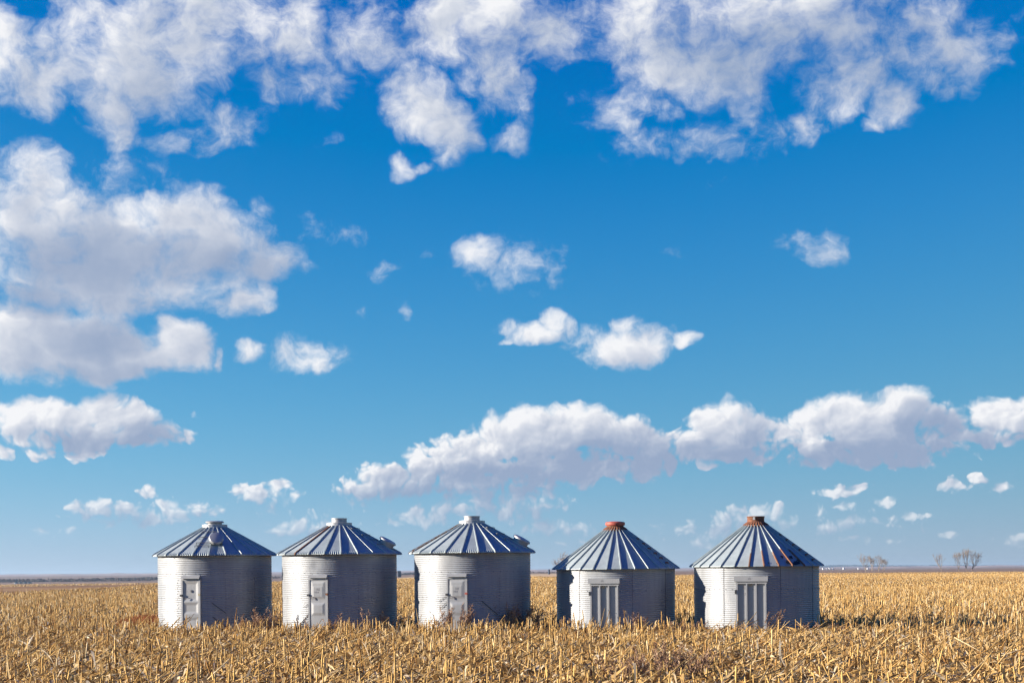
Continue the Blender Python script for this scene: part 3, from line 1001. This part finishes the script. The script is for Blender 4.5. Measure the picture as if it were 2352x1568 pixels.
def stalk_template(k, simple=False):
    """a cut corn stalk one unit tall with torn leaf sheaths"""
    g = np.random.default_rng(100 + k)
    r = g.uniform(0.030, 0.046)
    bend = g.normal(0, 0.05, 2)
    if simple:
        V, Q = tube_np([(0, 0, -0.05), (bend[0], bend[1], 1.0)], [r * 1.1, r * 0.95])
        parts = [(V, Q, 0)]
        nl = 1
    else:
        zs = [-0.08, 0.18, 0.22, 0.55, 0.60, 1.0]
        V, Q = tube_np([(bend[0] * z, bend[1] * z, z) for z in zs], [r * 1.1, r * 1.0, r * 1.25, r * 0.95, r * 1.2, r * 0.85])
        V[-4:, 2] += g.uniform(-0.06, 0.06, 4)
        parts = [(V, Q, 0)]
        nl = g.integers(1, 4)
    for _ in range(nl):
        a = g.uniform(0, 2 * np.pi)
        d = np.array([np.cos(a), np.sin(a), 0])
        s = np.array([-np.sin(a), np.cos(a), 0])
        z0 = g.uniform(0.15, 0.95)
        l = g.uniform(0.3, 0.9)
        up = g.uniform(-0.4, 0.8)
        m = 2 if simple else 5
        pts = []
        for i in range(m):
            t = i / (m - 1)
            pts.append(d * (r * 0.8 + l * 0.62 * t) + np.array([0, 0, z0 + l * (up * t - 0.9 * t * t)]))
        w = np.interp(np.linspace(0, 1, m), [0, 0.3, 1], [0.05, 0.075, 0.012]) * g.uniform(0.6, 1.3)
        v, q = strip_np(pts, w, s)
        parts.append((v, q, 1))
    return join_np(parts)

def place(T, P, h, wid, lean, spin, az):
    """copies of template T at points P"""
    V, Q, M = T
    n = len(P)
    c, s = np.cos(spin), np.sin(spin)
    x = V[None, :, 0] * c[:, None] - V[None, :, 1] * s[:, None]
    y = V[None, :, 0] * s[:, None] + V[None, :, 1] * c[:, None]
    x, y = x * wid[:, None], y * wid[:, None]
    z = V[None, :, 2] * h[:, None]
    ld = np.tan(lean)[:, None]
    x, y = x + z * ld * np.cos(az)[:, None], y + z * ld * np.sin(az)[:, None]
    z = z * np.cos(lean)[:, None]
    W_ = np.stack([x + P[:, 0:1], y + P[:, 1:2], z + P[:, 2:3]], 2).reshape(-1, 3)
    QQ = (Q[None] + (np.arange(n) * len(V))[:, None, None]).reshape(-1, 4)
    return W_, QQ, np.tile(M, n)

def clear_of_bins(x, y, d=2.3):
    k = np.ones(len(x), bool)
    for bx, by in BINS:
        k &= (x - bx) ** 2 + (y - by) ** 2 > d * d
    return k
def in_view(x, y, m=1.08):
    return np.abs(x) < y * 0.364 * m + 2.0

# rows run along the road; plants a hand apart
pts = []
y = 23.2
while y < 150:
    half = y * 0.364 * 1.10 + 2.5
    sp = 0.16 if y < 70 else 0.21
    x = np.arange(-half, half, sp) + rng.uniform(-0.07, 0.07, len(np.arange(-half, half, sp))) 
    yy = y + rng.normal(0, 0.07, len(x)) + 0.25 * np.sin(x * 0.15 + y)
    keep = rng.random(len(x)) < (0.55 if y < 46 else 0.86)
    pts.append(np.stack([x, yy, np.zeros(len(x))], 1)[keep])
    y += 0.76
PT = np.concatenate(pts)
PT = PT[clear_of_bins(PT[:, 0], PT[:, 1])]
patch = 0.5 + 0.5 * np.sin(PT[:, 0] * 0.31 + 1.7 * np.sin(PT[:, 1] * 0.23)) * np.sin(PT[:, 1] * 0.37 + 0.8)
HT = np.clip(rng.normal(0.34, 0.11, len(PT)) + 0.16 * (patch - 0.5), 0.10, 0.75)
HT += 0.10 * np.exp(-((PT[:, 1] - 47.0) / 2.6) ** 2)
tall = rng.random(len(PT)) < 0.025
HT[tall] += rng.uniform(0.15, 0.45, tall.sum())
LN = np.abs(rng.normal(0, 0.14, len(PT)))
fall = rng.random(len(PT)) < 0.14
LN[fall] = rng.uniform(0.5, 1.1, fall.sum())
SPN, LAZ, WD = rng.uniform(0, 6.28, len(PT)), rng.uniform(0, 6.28, len(PT)), rng.uniform(0.24, 0.46, len(PT))

# trampled ground at the foot of the rightmost bin
open_ = (PT[:, 0] > 6.0) & (PT[:, 0] < 10.4) & (PT[:, 1] > 44.0) & (PT[:, 1] < 48.2)
HT[open_] = rng.uniform(0.06, 0.17, open_.sum())

# the 300 nearest that stand in the picture are things of their own
top_seen = (H - HT) / PT[:, 1] < 256.0 / F * 0.985
cand = np.where(top_seen & (np.abs(PT[:, 0]) < PT[:, 1] * 0.362))[0]
near = cand[np.argsort(PT[cand, 1] - 2.0 * HT[cand])[:300]]
isnear = np.zeros(len(PT), bool)
isnear[near] = True
TS = [stalk_template(k) for k in range(14)]
protos = []
for k, T in enumerate(TS):
    V, Q, M = T
    o = np_obj('corn_stalk', V, Q, [STALK, HUSK], M)
    protos.append(o)
used = [False] * len(protos)
for j in near:
    k = j % len(protos)
    if used[k]:
        o = protos[k].copy()
        C.objects.link(o)
    else:
        o = protos[k]
        used[k] = True
    o.location = PT[j]
    o.scale = (WD[j], WD[j], HT[j])
    o.rotation_euler = (LN[j] * math.cos(LAZ[j]), LN[j] * math.sin(LAZ[j]), SPN[j])
    tag(o, 'short dry corn stalk cut off above the ground at the near edge of the field', 'corn stalk', 'cut corn stalks at the near edge of the stubble')
for k, o in enumerate(protos):
    if not used[k]:
        bpy.data.objects.remove(o)

rest = np.where(~isnear)[0]
parts = []
rd = PT[rest, 1]
for k, T in enumerate(TS):
    s = rest[(rd < 64) & (rest % len(TS) == k)]
    parts.append(place(T, PT[s], HT[s], WD[s], LN[s], SPN[s], LAZ[s]))
TF = [stalk_template(k, True) for k in range(6)]
for k, T in enumerate(TF):
    s = rest[(rd >= 64) & (rest % len(TF) == k)]
    parts.append(place(T, PT[s], HT[s], WD[s] * 1.35, LN[s], SPN[s], LAZ[s]))
# farther rows, thinned as they fade into one another
for r0, r1, dens, wd in ((150, 260, 2.4, 1.9), (260, 420, 1.2, 3.0), (420, 620, 0.7, 4.2)):
    n = int((r1 * r1 - r0 * r0) * 0.375 * dens)
    yv = np.sqrt(rng.uniform(r0 * r0, r1 * r1, n))
    xv = rng.uniform(-0.375, 0.375, n) * yv
    ok = yv * np.sqrt(1 + (xv / yv) ** 2) < edge(E0, np.degrees(np.arctan2(xv, yv))) * (0.985 + 0.02 * np.sin(xv * 0.2))
    P_ = np.stack([xv, yv, np.zeros(n)], 1)[ok]
    n = len(P_)
    parts.append(place(TF[int(r0) % 6], P_, rng.uniform(0.26, 0.50, n), rng.uniform(0.5, 0.8, n) * wd, np.abs(rng.normal(0, 0.12, n)), rng.uniform(0, 6.28, n), rng.uniform(0, 6.28, n)))
V, Q, M = join_np([(v, q, 0) for v, q, m in parts])
M = np.concatenate([m for v, q, m in parts])
st = np_obj('corn_stubble', V, Q, [STALK, HUSK], M)
tag(st, 'dry golden corn stubble standing across the whole field', 'stubble', kind='stuff')

# a second, paler stubble field beyond the brown strip on the left
n = 60000
yv = np.sqrt(rng.uniform(280 ** 2, 640 ** 2, n))
xv = rng.uniform(-0.375, 0.02, n) * yv
rr, aa = np.hypot(xv, yv), np.degrees(np.arctan2(xv, yv))
ok = (rr > edge(E1, aa)) & (rr < edge(E2, aa))
P_ = np.stack([xv, yv, ground_z(rr, aa)], 1)[ok]
n = len(P_)
V, Q, M = place(TF[2], P_, rng.uniform(0.16, 0.30, n), rng.uniform(2.0, 3.4, n), np.abs(rng.normal(0, 0.12, n)), rng.uniform(0, 6.28, n), rng.uniform(0, 6.28, n))
tag(np_obj('far_stubble', V, Q, FARST), 'pale stubble in the strip of field beyond the brown ground', 'stubble', kind='stuff')

# leaves, husks and broken stalks lying between the rows
def litter():
    parts = []
    for (r0, r1, dens, seg) in ((22.5, 46, 78, 4), (46, 70, 45, 3), (70, 130, 12, 2)):
        n = int((r1 * r1 - r0 * r0) * 0.39 * dens)
        yv = np.sqrt(rng.uniform(r0 * r0, r1 * r1, n))
        xv = rng.uniform(-0.39, 0.39, n) * yv
        drift = 0.5 + 0.5 * np.sin(xv * 0.55 + 2.0 * np.sin(yv * 0.41)) * np.sin(yv * 0.62 + 1.3 * np.sin(xv * 0.35))
        ok = clear_of_bins(xv, yv, 2.2) & (rng.random(n) < 0.40 + 0.75 * drift)
        xv, yv = xv[ok], yv[ok]
        n = len(xv)
        L = rng.uniform(0.09, 0.38, n) * np.where(rng.random(n) < 0.12, 1.8, 1.0)
        Wd = rng.uniform(0.010, 0.042, n)
        a = rng.uniform(0, 2 * np.pi, n)
        tilt = rng.normal(0, 0.42, n)
        roll = rng.normal(0, 0.8, n)
        z0 = np.abs(rng.normal(0.02, 0.05, n)) + L * np.abs(np.sin(tilt)) * 0.5
        curl = rng.normal(0, 0.6, n)
        d = np.stack([np.cos(a) * np.cos(tilt), np.sin(a) * np.cos(tilt), np.sin(tilt)], 1)
        s = np.stack([-np.sin(a) * np.cos(roll), np.cos(a) * np.cos(roll), np.sin(roll)], 1)
        nn = np.cross(d, s)
        c = np.stack([xv, yv, z0], 1)
        V = np.zeros((n, seg + 1, 2, 3))
        for i in range(seg + 1):
            t = i / seg - 0.5
            p = c + d * (L * t)[:, None] + nn * (curl * L * (t * t - 0.1))[:, None]
            w = (Wd * (1.0 - 1.4 * abs(t) ** 1.5 * 1.6 if seg > 2 else 1.0))
            w = np.maximum(w, 0.003)[:, None]
            V[:, i, 0] = p - s * w
            V[:, i, 1] = p + s * w
        V[..., 2] = np.maximum(V[..., 2], 0.006)
        V = V.reshape(-1, 3)
        q = np.array([(2 * i, 2 * i + 1, 2 * i + 3, 2 * i + 2) for i in range(seg)])
        Q = (q[None] + (np.arange(n) * 2 * (seg + 1))[:, None, None]).reshape(-1, 4)
        parts.append((V, Q, 1))
    # broken stalks, some propped on the stubble
    for (r0, r1, dens, rad) in ((22.5, 50, 4.2, 0.010), (50, 90, 1.4, 0.014)):
        n = int((r1 * r1 - r0 * r0) * 0.39 * dens)
        yv = np.sqrt(rng.uniform(r0 * r0, r1 * r1, n))
        xv = rng.uniform(-0.39, 0.39, n) * yv
        ok = clear_of_bins(xv, yv, 2.8)
        xv, yv = xv[ok], yv[ok]
        n = len(xv)
        L = rng.uniform(0.25, 1.1, n)
        a = rng.normal(0.0, 0.75, n)
        e = np.abs(rng.normal(0.0, 0.38, n))
        p0 = np.stack([xv, yv, rng.uniform(0.02, 0.10, n)], 1)
        d = np.stack([np.cos(a) * np.cos(e), np.sin(a) * np.cos(e), np.sin(e)], 1)
        p1 = p0 + d * L[:, None]
        u = np.cross(d, np.array([0.0, 0.0, 1.0]))
        u /= np.linalg.norm(u, axis=1)[:, None] + 1e-6
        w = np.cross(d, u)
        V = np.zeros((n, 2, 4, 3))
        for k in range(4):
            o_ = (u * math.cos(k * math.pi / 2) + w * math.sin(k * math.pi / 2)) * (rad * rng.uniform(0.7, 1.4, n))[:, None]
            V[:, 0, k] = p0 + o_
            V[:, 1, k] = p1 + o_ * 0.8
        V = V.reshape(-1, 3)
        q = np.array([(k, (k + 1) % 4, 4 + (k + 1) % 4, 4 + k) for k in range(4)] + [(4, 5, 6, 7), (3, 2, 1, 0)])
        Q = (q[None] + (np.arange(n) * 8)[:, None, None]).reshape(-1, 4)
        parts.append((V, Q, 0))
    V, Q, M = join_np(parts)
    o = np_obj('crop_litter', V, Q, [STALK, HUSK], M)
    tag(o, 'loose corn leaves, husks and broken stalks lying on the soil', 'crop litter', kind='stuff')
litter()

# ------------------------------------------------------------------ dry weeds
def wisps(segs):
    """thin four-sided-looking ribbons from (p0, p1, w0, w1)"""
    V, Q = [], []
    for (p0, p1, w0, w1) in segs:
        p0, p1 = Vector(p0), Vector(p1)
        d = (p1 - p0)
        a = Vector((random.gauss(0, 1), random.gauss(0, 1), random.gauss(0, .3)))
        s = d.cross(a)
        if s.length < 1e-6:
            continue
        s.normalize()
        b = len(V)
        V += [p0 - s * w0, p0 + s * w0, p1 + s * w1, p1 - s * w1]
        Q.append((b, b + 1, b + 2, b + 3))
    return np.array([tuple(v) for v in V]), np.array(Q)

def weed(px, D, h, spread, n, label, lean=0.0, plume=False, dens=30, w=0.0066):
    base = at(px, 1312, D)
    segs, stems = [], []
    for i in range(n):
        bx, by = random.gauss(0, spread * 0.45), random.gauss(0, spread * 0.35)
        hh = h * random.uniform(0.55, 1.0)
        dx = random.gauss(lean, 0.16) * hh + bx * 0.4
        dy = random.gauss(0, 0.10) * hh
        P0 = Vector((bx * 0.55, by * 0.55, 0))
        P1 = Vector((bx * 0.55 + dx, by * 0.55 + dy, hh))
        last = P0
        for k in range(1, 6):
            t = k / 5
            q = P0.lerp(P1, t) + Vector((random.gauss(0, .012), random.gauss(0, .012), 0)) * hh + Vector((dx * (t * t - t) * 0.4, 0, 0))
            stems.append((last, q, w * 1.5 * (1.2 - t), w * 1.5 * (1.0 - t * 0.8)))
            last = q
        for k in range(dens):
            t = random.uniform(0.25, 1.0) if not plume else random.uniform(0.45, 1.0)
            q = P0.lerp(P1, t) + Vector((dx * (t * t - t) * 0.4, 0, 0))
            a = random.uniform(0, 6.28)
            l = hh * (random.uniform(0.10, 0.30) * (1.25 - t) + 0.05) * (0.45 if plume else 1.0)
            e = q + Vector((math.cos(a) * l * 0.6 + lean * l, math.sin(a) * l * 0.5, l * random.uniform(0.5, 1.1)))
            segs.append((q, e, w, w * 0.5))
            for _ in range(3):
                tt = random.uniform(0.3, 1.0)
                f = q.lerp(e, tt)
                g = f + Vector((random.gauss(0, .5), random.gauss(0, .4), random.uniform(0.1, .9))) * l * 0.4
                segs.append((f, g, w * 0.9, w * 0.5))
    V, Q = wisps(stems + segs)
    o = np_obj('weed_plant', V, Q, WEED)
    o.location = (base.x, D, 0)
    return tag(o, label, 'weed', 'dry weeds growing around the grain bins')

random.seed(21)
weed(606, 50.8, 0.98, 0.75, 15, 'bushy brown weed at the right foot of the bin with ladder rungs', 0.02, dens=34)
weed(578, 51.0, 0.62, 0.55, 8, 'low sparse weed in the shade left of the bushy brown weed', 0.05)
weed(552, 51.0, 0.72, 0.14, 2, 'thin lone weed stem against the shaded wall right of the first door', 0.12)
weed(780, 49.8, 0.80, 0.16, 3, 'slim upright weed just right of the second door', 0.06)
weed(800, 50.0, 0.66, 0.2, 3, 'thin weed right of the slim upright weed by the second bin', 0.05)
weed(836, 50.2, 0.95, 0.2, 3, 'tall wispy weed before the shaded side of the second bin', 0.10, dens=18)
weed(888, 50.8, 0.75, 0.5, 7, 'small weed clump at the right edge of the second bin', -0.05)
weed(704, 50.0, 0.80, 0.12, 2, 'faint weed stem against the sunlit wall of the second bin', -0.05, dens=10)
weed(758, 49.6, 0.62, 0.35, 6, 'short bushy weed at the right jamb of the second door', 0.05)
weed(1030, 49.0, 0.95, 0.40, 7, 'wispy weed in front of the left half of the middle bin door', 0.10, dens=30)
weed(1056, 48.8, 1.12, 0.45, 9, 'tall reddish weed in front of the right half of the middle bin door', 0.14, dens=32)
weed(1005, 49.0, 0.85, 0.55, 7, 'pale thin weed before the sunlit wall of the middle bin', 0.05, dens=16)
weed(1112, 49.2, 0.62, 0.4, 6, 'low weed tuft right of the middle bin door', 0.14)
weed(1166, 49.8, 1.05, 0.45, 10, 'bushy weed at the left of the thicket by the middle bin', -0.02, dens=34)
weed(1190, 50.0, 1.0, 0.55, 12, 'dense weed in the thick of the thicket by the middle bin', 0.0, dens=34)
weed(1212, 50.3, 1.05, 0.40, 9, 'tall weed at the right end of the thicket by the middle bin', 0.05, dens=32)
weed(1240, 50.0, 0.55, 0.6, 8, 'low weed in the gap between the middle bin and the red capped bin', 0.1)
weed(1296, 49.0, 0.72, 0.25, 4, 'weed before the shadowed left edge of the red capped bin', 0.04)
weed(1455, 47.8, 0.80, 0.16, 4, 'left one of two feathery weeds before the red capped bin', 0.03, dens=34)
weed(1474, 47.8, 0.80, 0.14, 4, 'right one of two feathery weeds before the red capped bin', 0.05, dens=34)
weed(1540, 48.6, 0.42, 0.7, 9, 'low weed tangle at the right foot of the red capped bin', 0.1)
weed(1588, 47.4, 0.48, 0.8, 12, 'low dry weed tangle at the left foot of the rightmost bin', 0.15)
weed(1752, 46.6, 0.85, 0.10, 3, 'slim plume weed just right of the rightmost door', 0.25, True, 40)
weed(1780, 46.6, 0.95, 0.18, 4, 'leaning feathery plume weed before the shaded wall of the rightmost bin', 0.42, True, 46)
weed(1690, 46.6, 0.40, 0.7, 12, 'short grassy weed below the rightmost bin door', 0.2)
weed(1850, 46.6, 0.38, 0.9, 14, 'short grassy weed below the shaded wall of the rightmost bin', 0.2)
weed(1905, 46.4, 0.45, 0.9, 12, 'brown grassy weed at the right foot of the rightmost bin', 0.2)
weed(1545, 27.0, 0.75, 1.2, 26, 'broad brown weed tangle at the bottom edge of the picture', 0.15, dens=30)
weed(1440, 26.8, 0.55, 0.9, 22, 'low brown weed beside the broad tangle at the bottom edge', 0.15, dens=26)

# rust-red grass beside the first bin
def red_grass():
    segs = []
    for _ in range(5200):
        px = random.uniform(268, 372)
        D = random.uniform(54.5, 60.0)
        b = at(px, 1312, D)
        x, y = b.x, D
        if (x - BINS[0][0]) ** 2 + (y - BINS[0][1]) ** 2 < 5.2:
            continue
        hh = random.uniform(0.30, 0.55) * (0.5 + 0.5 * min(1, (px - 262) / 60))
        segs.append(((x, y, 0), (x + random.gauss(0.02, .06), y + random.gauss(0, .05), hh), 0.006, 0.003))
    V, Q = wisps(segs)
    o = np_obj('red_grass', V, Q, REDG)
    tag(o, 'rust-red grass growing left of the first grain bin', 'grass', kind='stuff')
red_grass()

# ------------------------------------------------------------------ bare trees
def tree(px, D, top_y, base_y, label, lean=0.0, spread=0.5, seed=0, levels=7, fork=1):
    random.seed(seed)
    b0 = at(px, base_y, D)
    hgt = (base_y - top_y) * D / F
    trunk, twig = MB(), []
    LEN = (0.10, 0.34, 0.25, 0.18, 0.13, 0.09, 0.06)
    KIDS = (4, 3, 3, 3, 2, 2)
    def grow(p, d, l, r, lev):
        q = p + d * l
        if lev <= 2:
            trunk.tube(p, q, r, r * 0.75, 5, cap=False)
        else:
            twig.append((p, q, max(r, 0.026), max(r * 0.7, 0.018)))
        if lev >= levels - 1:
            return
        for k in range(KIDS[lev]):
            nd = (d * 0.8 + Vector((random.gauss(0, spread), random.gauss(0, spread), random.uniform(0.0, 0.45)))).normalized()
            grow(p.lerp(q, 1.0 if lev == 0 else random.uniform(0.45, 1.0)), nd, hgt * LEN[lev + 1] * random.uniform(0.65, 1.15), r * 0.62, lev + 1)
    for k in range(fork):
        d = Vector((lean + (random.gauss(0, 0.25) if fork > 1 else 0), random.gauss(0, 0.06), 1)).normalized()
        grow(Vector((random.uniform(-.5, .5) if fork > 1 else 0, 0, -0.3)), d, hgt * 0.10, hgt * 0.016, 0)
    root = empty('bare_tree', (b0.x, D, b0.z))
    tag(root, label, 'tree', 'leafless trees beyond the stubble field')
    trunk.build('trunk', BARK, root)
    V, Q = wisps(twig)
    if len(V):
        zmax = V[:, 2].max()
        k = hgt / zmax
        V *= np.array([1, 1, k])
        np_obj('crown', V, Q, BARK, parent=root)
    return root
tree(1989, 900, 1268, 1312, 'leafless tree at the left of the wide tree group right of the last bin', -0.12, 0.40, 1)
tree(2003, 910, 1275, 1312, 'slender leafless tree in the middle of the wide tree group', 0.05, 0.30, 2)
tree(2018, 900, 1272, 1312, 'leafless tree with upright limbs in the wide tree group', 0.0, 0.36, 3)
tree(2027, 905, 1281, 1312, 'leafless tree leaning right at the end of the wide tree group', 0.45, 0.34, 4)
tree(2163, 880, 1266, 1310, 'lone leafless tree leaning left on the skyline', -0.34, 0.26, 5, 6)
tree(2202, 880, 1265, 1309, 'thin leafless tree left of the tall pair at the far right', 0.0, 0.26, 6)
tree(2219, 880, 1255, 1309, 'tallest leafless tree on the skyline at the far right', 0.03, 0.24, 7)
tree(2232, 880, 1260, 1310, 'leafless tree with spreading limbs at the far right end', 0.08, 0.42, 8)
tree(1297, 620, 1264, 1318, 'leafless tree half hidden behind the red capped bin roof', 0.0, 0.46, 9, 7, 2)

# ------------------------------------------------------------------ far buildings
NAVY = plain('dark_navy_sheet', (0.022, 0.045, 0.085), 0.6, 0.2)
WHITE = plain('white_painted_sheet', (0.55, 0.55, 0.54), 0.6)
TEAL = plain('dark_teal_sheet', (0.035, 0.075, 0.085), 0.55, 0.3)
GREYR = plain('grey_sheet_roof', (0.35, 0.36, 0.38), 0.5, 0.3)
for i, px in enumerate((1891, 1898.7, 1905.5, 1913, 1938, 1971.7, 1993)):
    d = 2900.0
    p = at(px, 1308 - (i * 0.25), d)
    big = 1.0 if i in (0, 2, 4, 6) else 0.8
    hh = empty('farm_shed', (p.x, d, p.z), R_(20))
    lab = ('leftmost tiny white shed on the skyline beside the last bin', 'small faint white shed second along the skyline', 'white shed third along the skyline group',
           'faint white shed fourth along the skyline group', 'white shed alone in the gap before the wide tree group', 'white shed at the left edge of the wide tree group',
           'white shed seen through the wide tree group')[i]
    tag(hh, lab, 'shed', 'white sheds on the far skyline')
    w = 3.0 * big
    b = MB()
    b.box((-w / 2, -w / 2, -1), (w / 2, w / 2, 3.0 * big))
    b.build('wall', WHITE, hh)
    b = MB()
    b.add([(-w / 2 - .2, -w / 2 - .2, 3 * big), (w / 2 + .2, -w / 2 - .2, 3 * big), (w / 2 + .2, w / 2 + .2, 3 * big), (-w / 2 - .2, w / 2 + .2, 3 * big), (-w / 2 - .2, 0, 4.4 * big), (w / 2 + .2, 0, 4.4 * big)],
          [(0, 1, 5, 4), (2, 3, 4, 5), (0, 4, 3), (1, 2, 5), (0, 3, 2, 1)])
    b.build('roof', WHITE, hh)
p = at(917.5, 1322.5, 800)
t_ = empty('storage_tower', (p.x, 800, p.z))
tag(t_, 'small dark navy tower with a pale side in the gap right of the second bin', 'tower')
b = MB(); b.add([(-0.75, -.8, -.5), (0.95, -.8, -.5), (0.95, .8, -.5), (-0.75, .8, -.5), (-0.75, -.8, 1.7), (0.95, -.8, 1.7), (0.95, .8, 1.7), (-0.75, .8, 1.7), (-1.0, -.8, 3.0), (0.75, -.8, 3.0), (0.75, .8, 3.0), (-1.0, .8, 3.0)],
                [(0, 1, 5, 4), (1, 2, 6, 5), (2, 3, 7, 6), (3, 0, 4, 7), (4, 5, 9, 8), (5, 6, 10, 9), (6, 7, 11, 10), (7, 4, 8, 11), (8, 9, 10, 11)])
b.build('tower_body', NAVY, t_)
b = MB(); b.add([(-1.5, -.7, -.5), (-.76, -.7, -.5), (-.76, .7, -.5), (-1.5, .7, -.5), (-1.5, -.7, 1.6), (-.76, -.7, 1.6), (-.76, .7, 1.6), (-1.5, .7, 1.6), (-1.6, -.7, 2.5), (-1.01, -.7, 2.9), (-1.01, .7, 2.9), (-1.6, .7, 2.5)],
                [(0, 1, 5, 4), (1, 2, 6, 5), (2, 3, 7, 6), (3, 0, 4, 7), (4, 5, 9, 8), (5, 6, 10, 9), (6, 7, 11, 10), (7, 4, 8, 11), (8, 9, 10, 11)])
b.build('pale_side', plain('pale_grey_sheet', (0.5, 0.5, 0.5)), t_)
p = at(1261, 1316.5, 900)
t_ = empty('silo', (p.x, 900, p.z))
tag(t_, 'narrow dark blue silo in the gap left of the red capped bin', 'silo')
b = MB(); b.lathe([(0.62, -.5), (0.62, 2.55)], 20); b.build('wall', NAVY, t_, smooth=True)
b = MB(); b.lathe([(0.66, 2.52), (0.62, 2.62), (0.3, 2.75), (0.05, 2.78)], 20, cap_top=True); b.build('roof', NAVY, t_, smooth=True, auto=40)
for i, (px, w) in enumerate(((37.5, 10.5), (48.0, 9.5), (58.0, 9.5), (68.0, 10.5))):
    d = 1440.0
    p = at(px, 1341.3 - i * 0.15, d)
    r = w / 2 * d / F
    root = empty('grain_bin', (p.x, d, p.z))
    tag(root, ('palest and leftmost of four dark teal bins far off at the left edge', 'second from left of four dark teal bins far off at the left edge',
               'third from left of four dark teal bins far off at the left edge', 'rightmost of four dark teal bins far off at the left edge')[i], 'grain bin', 'dark teal bins far off at the left')
    b = MB(); b.lathe([(r, -1.0), (r, 1.35)], 18); b.build('wall', TEAL if i else GREYR, root, smooth=True)
    b = MB(); b.lathe([(r * 1.06, 1.3), (0.15, 2.75)], 18, cap_top=True); b.build('roof', TEAL, root, smooth=True)

# far-off woods
def woods(name, segs, label, m):
    V, Q = [], []
    g = np.random.default_rng(5)
    for (p0, p1, ybase0, ybase1, h0, h1, d, n) in segs:
        for _ in range(n):
            t = g.random()
            px = p0 + (p1 - p0) * t
            hh = (h0 + (h1 - h0) * t) * g.uniform(0.55, 1.1)
            b = at(px, ybase0 + (ybase1 - ybase0) * t, d * g.uniform(0.97, 1.03))
            b = Vector((b.x, d * g.uniform(0.98, 1.02), b.z))
            hm = hh * d / F
            for _ in range(14):
                c = b + Vector((g.normal(0, hm * 0.55), g.normal(0, hm * 0.5), hm * g.uniform(0.0, 0.95)))
                s = hm * g.uniform(0.14, 0.34)
                u = Vector(g.normal(0, 1, 3)).normalized()
                w = u.orthogonal().normalized()
                k = len(V)
                V += [c - u * s, c - w * s * .8, c + u * s, c + w * s * .8]
                Q.append((k, k + 1, k + 2, k + 3))
    o = np_obj(name, np.array([tuple(v) for v in V]), np.array(Q), m)
    tag(o, label, 'trees', kind='stuff')
DW = islands('far_bare_wood', [(0.0, (0.10, 0.075, 0.065)), (1.0, (0.26, 0.19, 0.155))])
DE = islands('far_evergreen_wood', [(0.0, (0.018, 0.028, 0.035)), (1.0, (0.05, 0.06, 0.06))])
DR = islands('ridge_wood', [(0.0, (0.012, 0.024, 0.04)), (1.0, (0.03, 0.045, 0.06))])
woods('valley_woods', [(-60, 360, 1337.5, 1332, 7, 6, 1700, 520), (360, 640, 1332, 1327.5, 6, 5, 1750, 260), (640, 960, 1327, 1321, 4.5, 4.5, 1900, 260), (1190, 1300, 1316, 1314.5, 3.5, 3, 1500, 60)],
      'bare brown woods along the far valley', DW)
woods('evergreen_woods', [(228, 340, 1331, 1330.5, 4.5, 5, 2000, 150), (340, 380, 1329.5, 1329, 5, 5, 2000, 40), (925, 985, 1322, 1320, 6.5, 6, 2300, 110)],
      'dark evergreen woods on the far side of the valley', DE)
woods('ridge_woods', [(60, 380, 1319.5, 1316.5, 1.8, 1.8, 8600, 130), (1880, 2420, 1303.0, 1301.0, 5.5, 4.0, 8600, 700), (1905, 1965, 1301, 1300.5, 4.5, 4.5, 8650, 80), (1200, 1560, 1309.5, 1306, 2.0, 2.5, 8600, 160)],
      'woods along the crest of the far ridge', DR)

# ------------------------------------------------------------------ air
hz = MB()
hz.box((-9700, -9700, -9.5), (9700, 9700, 30.0))
hm = bpy.data.materials.new('haze')
hm.use_nodes = True
ht = hm.node_tree
ht.nodes.clear()
hv = ht.nodes.new('ShaderNodeVolumePrincipled')
hv.inputs['Color'].default_value = (0.48, 0.66, 0.84, 1)
hv.inputs['Density'].default_value = 0.95e-4
hv.inputs['Anisotropy'].default_value = 0.2
ho = ht.nodes.new('ShaderNodeOutputMaterial')
ht.links.new(hv.outputs[0], ho.inputs['Volume'])
tag(hz.build('haze', hm), 'thin pale haze lying over the farmland', 'haze', kind='stuff')
